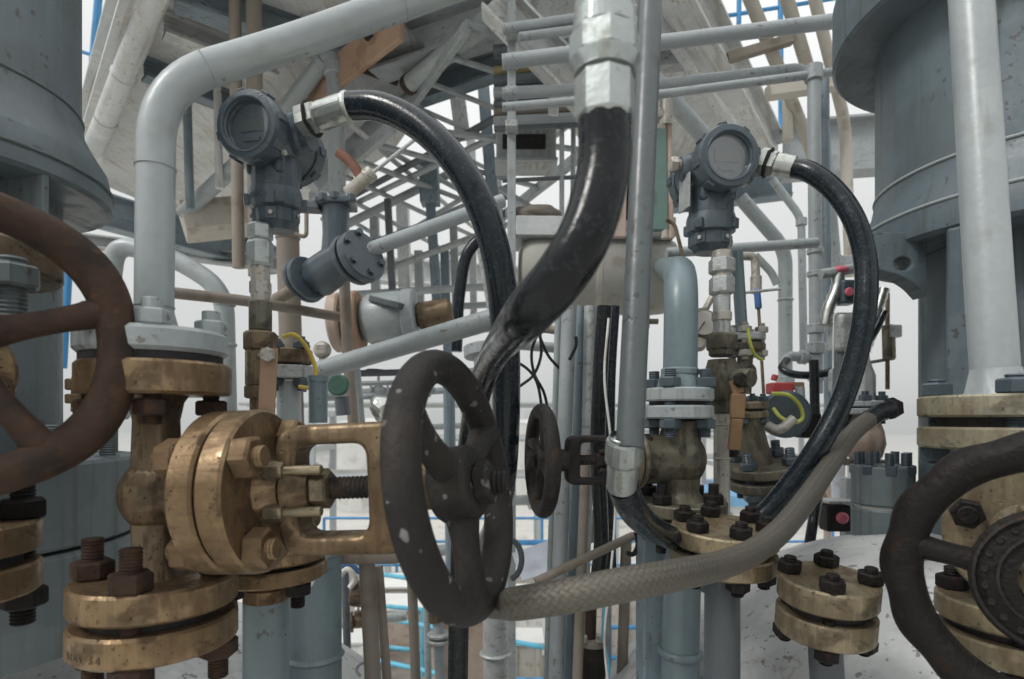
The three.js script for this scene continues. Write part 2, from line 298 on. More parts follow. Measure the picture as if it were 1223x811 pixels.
const pxs = (list) => list.map(([x, y, d]) => at(x, y, d));

// ------------------------------------------------------------------ naming
const used = {};
const numbered = (n) => { const k = used[n] = (used[n] ?? -1) + 1; return k ? `${n}_${String(k).padStart(3, '0')}` : n; };
function tag(o, label, category, group) { o.userData.label = label; o.userData.category = category; if (group) o.userData.group = group; return o; }
function thing(name, label, category, group) { const o = new THREE.Group(); o.name = numbered(name); scene.add(o); return tag(o, label, category, group); }
function part(name, geo, mat, parent) { const m = new THREE.Mesh(Array.isArray(geo) ? merge(geo) : geo, mat); m.name = name; parent.add(m); return m; }
function single(name, label, category, geo, mat, group) { const m = part(name, geo, mat, scene); m.name = numbered(name); return tag(m, label, category, group); }
function struct(name, geo, mat, kind = 'structure') { const m = part(name, geo, mat, scene); m.name = numbered(name); m.userData.kind = kind; return m; }

// ------------------------------------------------------------------ builders
const boltGeo = {};
function stud(parent, c, n, r, len, nutR, nutH, tops, mat, nutMat = mat) {   // threaded stud centred at c; a nut at each distance in tops (its inner face)
  const key = [r, len].join(), g = boltGeo[key] || (boltGeo[key] = lathe(threadPts(r, len, Math.max(0.0014, r * 0.33)), 14, 0.2).translate(0, -len / 2, 0));
  const nk = 'n' + [nutR, nutH].join(), ng = boltGeo[nk] || (boltGeo[nk] = lathe(hexPts(nutR, nutH), 6, 0.2));
  const m = part('stud_bolt', g, mat, parent); const q = new THREE.Quaternion().setFromUnitVectors(UP, n.clone().normalize());
  m.position.copy(c); m.quaternion.copy(q);
  for (const t of tops) { const k = part('nut', ng, nutMat, m); k.rotation.y = rnd() * 1.05; if (t < 0) { k.position.y = t - nutH; } else k.position.y = t; }
  return m;
}
function ringOf(o, n, R, k, phase, fn) { const m = frame(o, n); const x = new THREE.Vector3(), y = new THREE.Vector3(), z = new THREE.Vector3(); m.extractBasis(x, y, z); for (let i = 0; i < k; i++) { const a = phase + i / k * Math.PI * 2; fn(o.clone().addScaledVector(x, Math.cos(a) * R).addScaledVector(z, Math.sin(a) * R), i, a); } }
// a flange pair round the gap centre o: one flange each way along n
function flanges(root, o, n, { R, t, t2 = t, gap = 0.004, mats, k = 4, phase = 0.5, br, nut, stick = 0.012, studMat, nutMat, gasket = true, skip = [] }) {
  n = n.clone().normalize();
  if (mats[0]) part('flange', lat(disc(R, t, 0.0022), o.clone().addScaledVector(n, gap / 2), n, 48), mats[0], root);
  if (mats[1]) part('flange', lat(disc(R, t2, 0.0022), o.clone().addScaledVector(n, -gap / 2), n.clone().negate(), 48), mats[1], root);
  if (gasket && gap > 0.001) part('gasket', lat(disc(R * 0.80, gap, 0.0003), o.clone().addScaledVector(n, -gap / 2), n, 40), MT.gasket, root);
  br = br || R * 0.12; nut = nut || br * 1.75; const nh = nut * 0.95, hi = (mats[0] ? gap / 2 + t : gap / 2), lo = -(mats[1] ? gap / 2 + t2 : gap / 2);
  ringOf(o, n, R * 0.77, k, phase, (p, i) => {
    if (skip.includes(i)) return; const len = hi - lo + 2 * nh + 2 * stick; stud(root, p.addScaledVector(n, (hi + lo) / 2), n, br, len, nut, nh, [hi - (hi + lo) / 2, lo - (hi + lo) / 2], studMat || MT.rust, nutMat || studMat || MT.rust);
  });
}
function handwheel(parent, C, n, { R, t, spokes = 4, spin = 0, hubR, hubL, mat, lobes = 0, lobeAmp = 0, dish = 0, sr, oval = 1 }) {
  const m = frame(C, n), X = new THREE.Vector3(), Y = new THREE.Vector3(), Z = new THREE.Vector3(); m.extractBasis(X, Y, Z);
  const dir = (a) => X.clone().multiplyScalar(Math.cos(a)).addScaledVector(Z, Math.sin(a)), pts = [];
  const N = lobes ? 160 : 96;
  for (let i = 0; i <= N; i++) { const a = i / N * Math.PI * 2; pts.push(C.clone().addScaledVector(dir(a), R + lobeAmp * Math.cos(lobes * a))); }
  const rimG = sweep(pts, (u) => t * (1 + (lobes ? 0.05 * Math.cos(lobes * u * Math.PI * 2) : 0)), 20, false, true);
  const w = part('handwheel', rimG, mat, parent);
  for (let k = 0; k < spokes; k++) {
    const a = spin + k / spokes * Math.PI * 2, d = dir(a), p = [];
    for (let i = 0; i <= 8; i++) { const u = i / 8; p.push(C.clone().addScaledVector(d, mix(hubR * 0.6, R, u)).addScaledVector(Y, -dish * (1 - u) * (1 - u * 0.3))); }
    part('spoke', sweep(p, (u) => sr * (1.15 - 0.35 * Math.sin(u * Math.PI)), 14), mat, w);
  }
  part('hub', lat([[hubR * 0.45, -hubL / 2], [hubR * 0.9, -hubL / 2], [hubR, -hubL / 2 + hubL * 0.12], [hubR, hubL / 2 - hubL * 0.12], [hubR * 0.9, hubL / 2], [hubR * 0.45, hubL / 2]], C.clone().addScaledVector(Y, -dish), n, 36), mat, w);
  return w;
}
function yokeFrame(O, ax, up, a0, a1, hh, w, th) {               // rectangular loop in the plane of ax and up, th thick
  const s = new THREE.Shape(), rrect = (p, x0, x1, h, r) => { p.moveTo(x0 + r, -h); p.lineTo(x1 - r, -h); p.quadraticCurveTo(x1, -h, x1, -h + r); p.lineTo(x1, h - r); p.quadraticCurveTo(x1, h, x1 - r, h); p.lineTo(x0 + r, h); p.quadraticCurveTo(x0, h, x0, h - r); p.lineTo(x0, -h + r); p.quadraticCurveTo(x0, -h, x0 + r, -h); };
  rrect(s, a0, a1, hh, hh * 0.42); const hole = new THREE.Path(); rrect(hole, a0 + w * 0.9, a1 - w * 1.9, hh - w * 0.9, hh * 0.24); s.holes.push(hole);
  const g = new THREE.ExtrudeGeometry(s, { depth: th * 0.6, bevelEnabled: true, bevelThickness: th * 0.2, bevelSize: w * 0.22, bevelOffset: -w * 0.22, bevelSegments: 3, curveSegments: 10 }).translate(0, 0, -th * 0.3);
  const x = ax.clone().normalize(), y = up.clone().addScaledVector(x, -up.dot(x)).normalize(), z = new THREE.Vector3().crossVectors(x, y);
  return boxUV(toCreasedNormals(g, 0.7)).applyMatrix4(new THREE.Matrix4().makeBasis(x, y, z).setPosition(O));
}
function valve(name, label, s) {                                 // flanged globe valve: body, bonnet, gland, yoke, stem, handwheel
  const root = thing(name, label, 'valve'), { O, up, ax } = s, A = (d) => O.clone().addScaledVector(ax, d), U = (d) => O.clone().addScaledVector(up, d), b = s.bonnet;
  const body = [lat(Array.from({ length: 25 }, (_, i) => { const a = -Math.PI / 2 + i / 24 * Math.PI; return [s.bulge * Math.cos(a), s.bulge * 1.12 * Math.sin(a)]; }), O, up, 40, null, 1.2)];
  const nk = s.neck, T = s.topY, Bt = s.botY;
  body.push(lat([[nk * 1.02, s.bulge * 0.6], [nk, s.bulge * 1.0], [nk * 0.94, T * 0.75], [nk * 1.1, T * 0.93], [nk * 1.3, T]], O, up, 32, null, 1));
  body.push(lat([[nk * 1.02, s.bulge * 0.6], [nk, s.bulge * 1.0], [nk * 0.94, Bt * 0.75], [nk * 1.1, Bt * 0.93], [nk * 1.3, Bt]], O, up.clone().negate(), 32, null, 1));
  body.push(lat([[s.barrel * 0.9, 0], [s.barrel, s.bulge * 0.7], [s.barrel, b.d * 0.9], [s.barrel * 1.1, b.d]], O, ax, 32, null, 1));
  part('body', body, s.mats.body, root);
  if (s.top) part('flange', lat(disc(s.top.R, s.top.t, 0.0022), U(T), up, 48), s.top.mat || s.mats.flange, root);
  if (s.bot) flanges(root, U(-Bt - s.bot.t - s.bot.gap / 2), up, { mats: [s.mats.flange, s.bot.lower === false ? null : s.mats.flange], ...s.bot });
  flanges(root, A(b.d + b.t + b.gap / 2), ax, { mats: [s.mats.flange, s.mats.flange], studMat: s.mats.bolt, ...b, phase: b.phase });
  const f = b.d + 2 * b.t + b.gap;                               // outer face of the bonnet
  part('bonnet', lat([[s.barrel * 1.2, -0.004], [s.barrel * 1.15, 0.003], [s.barrel * 0.95, s.yoke.a0 * 0.55], [s.barrel * 0.8, s.yoke.a0 * 1.05], [0, s.yoke.a0 * 1.05]], A(f), ax, 32, null, 0.9), s.mats.flange, root);
  part('yoke', yokeFrame(A(f), ax, s.yoke.up || up, s.yoke.a0, s.yoke.a1, s.yoke.hh, s.yoke.w, s.yoke.th), s.mats.yoke, root);
  part('stem', [thread(s.stem, s.wheel.a - f - s.yoke.a0 + (s.stemOut || 0.02), A(f + s.yoke.a0), ax, s.stem * 0.4)], s.mats.stem, root);
  const g0 = s.yoke.a0 * 0.5, gl = part('gland', [lat([[0, 0], [s.stem * 2.3, 0], [s.stem * 2.3, s.stem * 1.2], [s.stem * 1.9, s.stem * 2.2], [0, s.stem * 2.2]], A(f + g0 + s.stem * 1.3), ax, 28), lat(disc(s.stem * 1.6, g0 + s.stem * 1.4), A(f), ax, 24)], s.mats.yoke, root);
  part('gland_nut', hex(s.stem * 1.75, s.stem * 1.5, A(f + g0 + s.stem * 3.5), ax), s.mats.bright || s.mats.flange, gl);
  for (const e of [-1, 1]) {
    const p = A(f + s.yoke.a0 * 0.4).addScaledVector(s.yoke.up || up, e * s.stem * 1.75).addScaledVector(new THREE.Vector3().crossVectors(ax, up), -s.stem * 1.6 * (s.glandSide || -1));
    part('gland_bolt', [rod(p, p.clone().addScaledVector(ax, s.stem * 5), s.stem * 0.42, 12), hex(s.stem * 0.85, s.stem * 1.7, p, ax)], s.mats.bright || s.mats.flange, gl);
  }
  part('yoke_sleeve', lat(disc(s.stem * 2.1, (s.wheel.a - f - s.yoke.a1) * 0.75 + 0.004, 0.002, s.stem * 0.9), A(f + s.yoke.a1 - 0.004), ax, 28), s.mats.yoke, root);
  if (s.wheel.nut !== false) part('stem_nut', lat(hexPts(s.stem * 1.9, s.stem * 1.3), A(s.wheel.a + s.wheel.hubL * 0.5), s.wheel.n || ax, 6, null, 0.2), s.mats.wheel, root);
  handwheel(root, A(s.wheel.a), s.wheel.n || ax, { mat: s.mats.wheel, ...s.wheel });
  return root;
}
function transmitter(label, H, n, o) {
  const root = thing('pressure_transmitter', label, 'transmitter');
  n = n.clone().normalize(); const y = UP.clone().addScaledVector(n, -n.y).normalize(), x = new THREE.Vector3().crossVectors(y, n), Mx = new THREE.Matrix4().makeBasis(x, y, n).setPosition(H);
  const Y = (pts, seg, cr) => lathe(pts, seg, cr), Z = (pts, seg, cr) => lathe(pts, seg, cr).rotateX(Math.PI / 2), X = (pts, seg, cr) => lathe(pts, seg, cr).rotateZ(-Math.PI / 2);
  const put = (name, gs, m, p = root) => part(name, merge(gs).applyMatrix4(Mx), m, p);
  const lug = (r, z, k, sx, sy, sz, ph = 0) => Array.from({ length: k }, (_, i) => box(V(0, r, z), sx, sy, sz, null, 0.0012).rotateZ(ph + i / k * Math.PI * 2));
  put('housing', [Z([[0, -0.05], [0.043, -0.05], [0.044, -0.03], [0.040, 0], [0.044, 0.03], [0.044, 0.036], [0, 0.036]], 40, 0.7), Y([[0.034, -0.074], [0.034, -0.03], [0.030, -0.015], [0, -0.01]], 40, 0.7), X([[0.024, 0], [0.022, 0.046], [0.019, 0.05], [0.019, 0.062], [0, 0.062]], 30, 0.6), X([[0.022, 0], [0.020, -0.044], [0.016, -0.052], [0, -0.052]].reverse(), 30, 0.6), box(V(0, -0.03, 0), 0.058, 0.05, 0.06, null, 0.008)], MT.trans);
  put('cover', [Z([[0.0445, 0.034], [0.047, 0.037], [0.047, 0.056], [0.044, 0.0615], [0.036, 0.0625], [0.0325, 0.0585], [0.0315, 0.05], [0.0315, 0.044]], 48, 0.5), ...lug(0.0465, 0.048, 8, 0.012, 0.007, 0.018, 0.2)], o.coverMat || MT.trans);
  put('cover_ring', [Z([[0.0335, 0.0600], [0.0345, 0.0635], [0.0365, 0.0640], [0.0375, 0.0625]], 48, 0.9)], MT.dark);
  put('dial', [Z([[0, 0.047], [0.0315, 0.047], [0.0315, 0.045]].reverse(), 40)], MT.dark);
  put('display', [box(V(0, 0.004, 0.0478), 0.036, 0.018, 0.0016, null, 0.0005), box(V(0, -0.015, 0.0485), 0.024, 0.006, 0.002, null, 0.0005)], MT.screen);
  put('glass', [Z(disc(0.0318, 0.003, 0.0005), 40).translate(0, 0, 0.052)], MT.glass);
  put('rear_cover', [Z([[0, -0.068], [0.043, -0.068], [0.047, -0.064], [0.047, -0.046], [0.0445, -0.044]], 48, 0.5), ...lug(0.0465, -0.056, 8, 0.012, 0.007, 0.016)], MT.trans);
  put('collar', [Y([[0.034, -0.098], [0.037, -0.096], [0.0375, -0.078], [0.0355, -0.070], [0.034, -0.069]], 44, 0.5), ...[0.7, 2.2, 3.9, 5.4].map((a) => box(V(0, -0.088, 0.038), 0.013, 0.016, 0.010, null, 0.002).rotateY(a))], MT.trans);
  put('sensor_body', [Y([[0, -0.128], [0.024, -0.128], [0.028, -0.121], [0.031, -0.117], [0.031, -0.099], [0.034, -0.097]], 36, 0.5), ...[-0.9, 0.35, 1.6, 2.85, 4.1].map((a) => box(V(0, -0.109, 0.0295), 0.016, 0.018, 0.008, null, 0.0025).rotateY(a))], MT.trans);
  for (const a of [-0.9, 0.35, 1.6]) put('screw', [lathe(disc(0.0032, 0.003, 0.0006), 14).rotateX(Math.PI / 2).translate(0, -0.109, 0.0335).rotateY(a)], MT.fitting);
  put('earth_terminal', [lathe(disc(0.0045, 0.006, 0.0008), 18).rotateX(Math.PI / 2).translate(0.036, -0.030, 0.028), lathe(hexPts(0.0034, 0.004), 6, 0.2).rotateX(Math.PI / 2).translate(0.036, -0.030, 0.034)], MT.chrome);
  put('screw', [lathe(disc(0.003, 0.004, 0.0006), 14).rotateX(Math.PI / 2).translate(-0.018, -0.026, 0.036)], MT.galv);
  if (o.plate) {
    put('name_plate', [box(V(-0.045, -0.038, 0.004), 0.003, 0.052, 0.040, null, 0.001)], MT.galvDull);
    put('blanking_plug', [X(hexPts(0.012, 0.012), 6, 0.2).translate(-0.068, 0.006, 0), X(disc(0.0085, 0.02), 18).translate(-0.056, 0.006, 0)], MT.fitting);
  }
  return { root, put, Y };
}
function pipe(name, label, cat, list, rpx, mat, o = {}) {        // a bent pipe through pixel points at depths; extra collars become parts
  const pts = pxs(list), r = o.r || pm(rpx, list[0][2]); const path = o.smooth ? curve(pts, o.n || 60) : bent(pts, r * (o.bend || 3.2));
  const g = sweep(path, o.rf ? (t) => r * o.rf(t) : r, o.seg || 20); let root;
  if (o.collars || o.parts) { root = thing(name, label, cat, o.group); part(o.tube || 'tube', g, mat, root); } else root = single(name, label, cat, g, mat, o.group);
  for (const [i, u, k, len, m] of o.collars || []) {             // on run i at fraction u: k x radius, len x radius long
    const a = pts[i], b = pts[i + 1], d = b.clone().sub(a).normalize(), c = a.clone().lerp(b, u); part('collar', lat(disc(r * k, r * len, r * 0.12), c.addScaledVector(d, -r * len / 2), d, 28), m || mat, root);
  }
  return root;
}

// ------------------------------------------------------------------ setting: ground, far plant, city, vessel heads, platform
{
  const g = new THREE.PlaneGeometry(4000, 4000, 1, 1).rotateX(-Math.PI / 2).translate(0, 0, -300); const uv = g.attributes.uv, p = g.attributes.position; for (let i = 0; i < uv.count; i++) uv.setXY(i, p.getX(i), p.getZ(i));
  struct('ground', g, MT.ground);
}
function dome(name, label, px, py, d, R, sy) {
  const c = at(px, py, d), g = new THREE.SphereGeometry(R, 96, 48, 0, Math.PI * 2, 0, Math.PI * 0.62); g.scale(1, sy, 1);
  const p = g.attributes.position; for (let i = 0; i < p.count; i++) { const u = p.getX(i), v = p.getZ(i), k = 1 + 0.0035 * (fbm(u * 1.3, v * 1.3, 6, 3, 1300) - 0.5); p.setXYZ(i, u * k, p.getY(i) * k, v * k); }
  const h = g.toNonIndexed(); h.computeVertexNormals(); const s = toCreasedNormals(h, 1); boxUV(s);
  return single(name, label, 'vessel', s.translate(c.x, c.y, c.z), MT.deck);
}
dome('vessel', 'domed pale grey vessel top with worn paint below the four bolt brass flange', 1165, 1190, 0.98, 0.765, 1);
dome('vessel', 'domed pale grey vessel top at lower left below the big grey drum flange', 60, 1320, 0.95, 0.80, 1);

// ---- plant on the ground and the city in the haze
function building(label, x, z, w, h, dp, wall, roof, group, n = 0, rows = 0) {
  const o = thing('industrial_building', label, 'building', group); part('wall', box(V(x, h / 2, z), w, h, dp, null, 0.02), wall, o);
  part('roof', box(V(x, h + 0.35, z), w + 0.8, 0.7, dp + 0.8, null, 0.02), roof, o);
  for (let r = 0; r < rows; r++) for (let i = 0; i < n; i++) { const wx = x - w / 2 + (i + 0.5) * w / n, wy = 2 + r * 3.4; const q = part('window', box(V(wx, wy, z + dp / 2 + 0.03), w / n * 0.55, 1.5, 0.1, null, 0.01), MT.steelBlue, o); part('sill', box(V(wx, wy - 0.85, z + dp / 2 + 0.1), w / n * 0.6, 0.12, 0.25, null, 0.01), wall, q); }
}
building('pale shed with a bright blue roof behind the globe valve with bare brown body', 13.5, -42, 6, 3.2, 6, MT.wallPale, MT.roofBlue, null, 4, 1);
building('low white shed with blue roof beside the pale one at mid distance', 23, -52, 9, 2.6, 6, MT.white, MT.roofBlue, null, 5, 1);
building('long cream workshop wall far beyond the dark narrow handwheel', 4, -75, 22, 3.0, 8, MT.cream, MT.wallPale, null, 8, 1);
function pipeRack(label, x0, x1, z, h, n) { const o = thing('pipe_rack', label, 'pipe rack'); for (let i = 0; i <= n; i++) { const x = mix(x0, x1, i / n); for (const dz of [0, 4]) part('post', box(V(x, h / 2, z - dz), 0.35, h, 0.35, null, 0.01), MT.steel, o); for (const k of [0.55, 0.78, 1]) part('cross_beam', box(V(x, h * k - 0.2, z - 2), 0.3, 0.35, 4.3, null, 0.01), MT.beam, o); } for (const k of [0.57, 0.8, 1.02]) for (let i = 0; i < 4; i++) part('pipe', rod(V(x0, h * k + 0.2, z - 0.4 - i * 1.0), V(x1, h * k + 0.2, z - 0.4 - i * 1.0), 0.12 + 0.05 * (i % 3), 12), [MT.pipe, MT.galvDull, MT.cream, MT.steel][i], o); return o; }
pipeRack('hazy pipe rack crossing the plain behind the spotted handwheel', -16, 6, -34, 9.5, 5);
pipeRack('hazy pipe rack in the distance behind the narrow handwheel and right fittings', 4, 30, -48, 9.8, 6);
for (const [l, x, z, r, h] of [['pale storage tank far behind the narrow handwheel', 2.5, -64, 3.4, 8.5], ['pale storage tank far behind the brown globe valve', 12.5, -60, 2.8, 8.2], ['pale storage tank beyond the pipe rack at left', -14, -60, 4, 8.6]]) { const o = thing('storage_tank', l, 'tank'); part('shell', lat(disc(r, h, 0.05), V(x, 0, z), UP, 40), MT.wallPale, o); part('roof', lat([[r + 0.05, 0], [r * 0.6, 0.35], [0, 0.5]], V(x, h, z), UP, 40, null, 0.9), MT.wallPale, o); part('ladder', box(V(x + r * 0.3, h / 2, z + r * 0.97), 0.5, h, 0.15, null, 0.01), MT.steel, o); }
building('long grey warehouse behind the thin tubes left of the spotted handwheel', -22, -88, 28, 4.5, 10, MT.wallPale, MT.cityGrey, null, 9, 1);
for (let i = 0; i < 34; i++) {
  const x = -260 + i * 17 + rr(-6, 6), z = -330 - rr(0, 120), h = rr(9, 17) + (i % 7 === 3 ? rr(4, 12) : 0);
  single('city_block', 'hazy grey city block on the far horizon', 'building', box(V(x, h / 2, z), rr(9, 16), h, 12, null, 0.05), MT.cityGrey, 'city blocks on the hazy horizon');
}

// ---- the deck one storey down with its blue guard rails and pale crates
function guardRail(label, a, b, n, h, mat, lower = 2) {           // posts from a to b, three rails
  const o = thing('guard_rail', label, 'railing'), d = b.clone().sub(a);
  for (let i = 0; i <= n; i++) { const p = a.clone().addScaledVector(d, i / n); part('post', rod(p, p.clone().add(V(0, h, 0)), 0.027, 10), mat, o); }
  for (let k = 0; k <= lower; k++) { const y = h * (1 - k / (lower + 0.6)); part('rail', rod(a.clone().add(V(0, y, 0)), b.clone().add(V(0, y, 0)), 0.025, 10), mat, o); }
  return o;
}
const DK = 6.1;
struct('lower_deck', [box(V(1.0, DK - 0.06, -8.2), 10.5, 0.12, 5.4, null, 0.02)], MT.tan);
part('plank_seam', [0, 1, 2, 3].map((i) => box(V(1.0, DK + 0.006, -6.4 - i * 1.1), 10.4, 0.008, 0.05, null, 0.002)), MT.brownPipe, scene.getObjectByName('lower_deck')).userData.kind = 'stuff';
guardRail('near bright blue guard rail on the lower deck left of the spotted handwheel', at(440, 693, 6.4).setY(DK), at(680, 650, 5.4).setY(DK), 3, 1.22, MT.cyan);
guardRail('low blue guard rail behind the olive standing pipe on the lower deck', at(396, 768, 6.9).setY(DK), at(505, 735, 6.6).setY(DK), 2, 0.75, MT.cyan, 1);
guardRail('far bright blue guard rail along the back of the lower deck', V(-3.4, DK, -10.6), V(5.8, DK, -10.6), 7, 1.1, MT.blue);
guardRail('blue guard rail under the narrow dark handwheel and braided hose', at(596, 640, 5.2).setY(DK - 0.4), at(664, 640, 5.2).setY(DK - 0.4), 1, 2.2, MT.blue, 3);
guardRail('blue guard rail beside the vertical brown pipe right of the conduit bundle', at(728, 750, 6.6).setY(DK), at(850, 752, 6.6).setY(DK), 2, 0.55, MT.blue, 1);
[['pale cream crate with a dark slot at the foot of the blue rail', 628, 778, 6.4, 0.34, 0.5, 0.4, MT.cream], ['wide white crate behind the lower blue rails', 640, 748, 7.4, 1.0, 0.7, 0.5, MT.white], ['cream crate stack right of the vertical brown pipe', 756, 740, 7.0, 0.34, 0.9, 0.5, MT.cream], ['pinkish tan crate on the lower deck left', 470, 748, 7.6, 0.8, 0.5, 0.6, MT.pinkish], ['low white crate behind the yoke on the lower deck', 420, 776, 6.8, 0.5, 0.35, 0.4, MT.white], ['flat tan crate between the two rails left of the spotted wheel', 500, 712, 8.6, 1.2, 0.5, 0.7, MT.cream]].forEach(([l, px, py, dd, w, h, d, m]) => {
  const q = at(px, py, dd), x = q.x, z = q.z, o = thing('crate', l, 'crate'); part('box', box(V(x, DK + h / 2, z), w, h, d, null, 0.02), m, o); part('lid', box(V(x, DK + h + 0.02, z), w + 0.05, 0.04, d + 0.05, null, 0.01), MT.wallPale, o);
  for (const e of [-1, 1]) part('batten', box(V(x + e * w * 0.36, DK + h / 2, z + d / 2 + 0.012), 0.05, h * 0.96, 0.024, null, 0.005), m, o);
});

// ---- overhead platform
const onP = (px, py, h) => at(px, py, F * h / (HY - py));
function slabPoly(list, h, t) {                                  // underside outline given in pixels at height h above the eye
  const s = new THREE.Shape(); list.forEach(([x, y], i) => { const p = onP(x, y, h); i ? s.lineTo(p.x, p.z) : s.moveTo(p.x, p.z); });
  const g = new THREE.ExtrudeGeometry(s, { depth: t, bevelEnabled: false }).rotateX(Math.PI / 2); return boxUV(g.toNonIndexed()).translate(0, EYE + h + t, 0);
}
{
  const o = thing('overhead_platform', 'grey steel platform underside with beams above the left transmitter', 'platform');
  part('floor_plate', slabPoly([[168, -160], [108, 215], [300, 292], [470, 180], [640, -60], [640, -260]], 1.45, 0.02), MT.slab, o);
  const bm = (a, b, w, h, m, n = 'beam') => part(n, ibeam(a, b, w, h, 0.012), m, o);
  bm(onP(183, -70, 1.36), onP(92, 208, 1.36), 0.055, 0.085, MT.beam, 'edge_beam');
  bm(onP(110, 248, 1.35), onP(330, 312, 1.35), 0.06, 0.11, MT.steelBlue, 'edge_beam');
  bm(onP(196, 30, 1.41), onP(330, 82, 1.41), 0.035, 0.04, MT.beam); bm(onP(172, 82, 1.41), onP(330, 145, 1.41), 0.035, 0.04, MT.steelBlue);
  bm(onP(208, -10, 1.41), onP(420, 62, 1.41), 0.04, 0.05, MT.steelBlue);
  part('plate', bar(onP(322, 152, 1.30), onP(480, 24, 1.30), 0.02, 0.13), MT.orangeRust, o);
  const h = onP(443, 48, 1.30); part('bolt_hole', lat(disc(0.012, 0.03), h.clone().add(V(-0.012, 0, 0.012)), V(0.6, 0, 0.8), 18), MT.black, o);
  part('plate', slabPoly([[372, 205], [345, 150], [480, 30], [520, 70], [420, 178]], 1.34, 0.012), MT.beamDark, o);
  bm(onP(450, 70, 1.36), onP(640, 8, 1.36), 0.05, 0.07, MT.steel); bm(onP(500, 110, 1.3), onP(640, 60, 1.3), 0.03, 0.05, MT.steelBlue);
}
{
  const o = thing('overhead_platform', 'grey platform underside with a sloping white channel beam above the right transmitter', 'platform');
  part('floor_plate', slabPoly([[640, -120], [640, 120], [770, 232], [940, 216], [880, 150], [775, -30], [760, -120]], 1.5, 0.02), MT.slab, o);
  const bm = (a, b, w, h, m, n = 'beam') => part(n, ibeam(a, b, w, h, 0.012), m, o);
  bm(onP(796, -55, 1.42), onP(928, 190, 1.42), 0.05, 0.09, MT.beam, 'edge_beam');
  bm(onP(770, 233, 1.38), onP(946, 210, 1.38), 0.05, 0.12, MT.steelBlue, 'edge_beam');
  bm(onP(935, 182, 1.36), onP(1120, 168, 1.36), 0.06, 0.135, MT.steel, 'edge_beam');
  bm(onP(770, 70, 1.44), onP(845, 62, 1.44), 0.03, 0.05, MT.beamDark); 
}
single('steel_beam', 'pale grey horizontal steel beam far behind the dark angle valve', 'beam', ibeam(at(436, 322, 6), at(640, 336, 6), 0.1, 0.12, 0.02), MT.beam);
single('steel_beam', 'pale lower steel beam behind the grey ball valve', 'beam', ibeam(at(430, 384, 6.4), at(640, 390, 6.4), 0.08, 0.07, 0.02), MT.beam);
single('steel_beam', 'pale beam behind the tall elbow pipe under the platform edge', 'beam', ibeam(at(85, 286, 4.6), at(345, 318, 4.6), 0.06, 0.05, 0.014), MT.beamDark);
single('steel_channel', 'short grey channel with two bolt holes behind the big black hose loop', 'beam', [box(at(1010, 314, 1.9), 0.18, 0.045, 0.03, null, 0.004), lat(disc(0.008, 0.004), at(1000, 314, 1.9).add(V(0, 0, 0.015)), V(0, 0, 1), 14)], MT.steel);

// blue rails of the upper level
function blueRail(label, list) { const o = thing('guard_rail', label, 'railing'); for (const [a, b, r, n] of list) part(n || 'rail', rod(at(...a), at(...b), r, 12), MT.blue, o); }
blueRail('blue guard rail with two crossbars beside the upper left column', [[[119, -20, 3.3], [109, 98, 3.3], 0.020, 'post'], [[60, 50, 3.3], [124, 70, 3.3], 0.010], [[60, 98, 3.3], [112, 112, 3.3], 0.010]]);
single('guard_rail_post', 'single blue post behind the lower left column', 'post', rod(at(83, 300, 2.6), at(75, 440, 2.6), 0.016, 14), MT.blue);
blueRail('blue guard rail seen through the insulated diagonal pipes at top', [[[883, -20, 3.6], [882, 60, 3.6], 0.015, 'post'], [[932, -20, 3.6], [933, 165, 3.6], 0.016, 'post'], [[855, 21, 3.6], [1010, -4, 3.6], 0.012], [[906, 117, 3.6], [1010, 104, 3.6], 0.010]]);

// ------------------------------------------------------------------ the two big columns
function columnProfile(list, d) { return list.map(([r, y]) => [pm(r, d), -(y - HY) / F * d]); }
{
  const o = thing('vessel_column', 'big dark grey column with flared underside ring at far left', 'column'), d = 0.66, ax = at(-78, HY, d), L = (l, seg = 72) => lathe(columnProfile(l, d).reverse(), seg, 0.35).translate(ax.x, EYE, ax.z);
  part('shaft', L([[142, -140], [142, 105], [146, 135], [156, 155], [171, 180], [176, 205], [176, 224], [170, 228], [112, 228]]), MT.column, o);
  for (const y of [112, 205]) part('weld_bead', new THREE.TorusGeometry(pm(y < 150 ? 143 : 176.5, d), 0.002, 8, 96).rotateX(Math.PI / 2).translate(ax.x, at(0, y, d).y, ax.z), MT.drum, o);
  part('lower_shaft', L([[122, 226], [122, 545]]), MT.drum, o);
  part('base_flange', L([[0, 548], [204, 548], [208, 552], [208, 640], [204, 644], [0, 644]]), MT.drum, o);
  part('base_flange', L([[0, 648], [204, 648], [209, 653], [209, 760], [0, 760]]), MT.drum, o);
  for (const a of [0.25, 0.95, 1.7, 2.5]) { const q = V(Math.cos(a), 0, Math.sin(a)), c0 = ax.clone().addScaledVector(q, pm(141, d)), u = c0.clone(); u.y = at(0, 226, d).y; part('gusset', box(V(u.x, u.y - 0.045, u.z), 0.007, 0.09, 0.06, new THREE.Matrix4().makeRotationY(-a + Math.PI / 2), 0.002), MT.drum, o); }
  const m = frame(V(ax.x, at(0, 548, d).y, ax.z), UP); ringOf(V(ax.x, at(0, 548, d).y, ax.z), UP, pm(178, d), 12, 0.22, (p) => stud(o, p.clone().add(V(0, 0.013, 0)), UP, 0.009, 0.052, 0.017, 0.021, [-0.012], MT.drum));
}
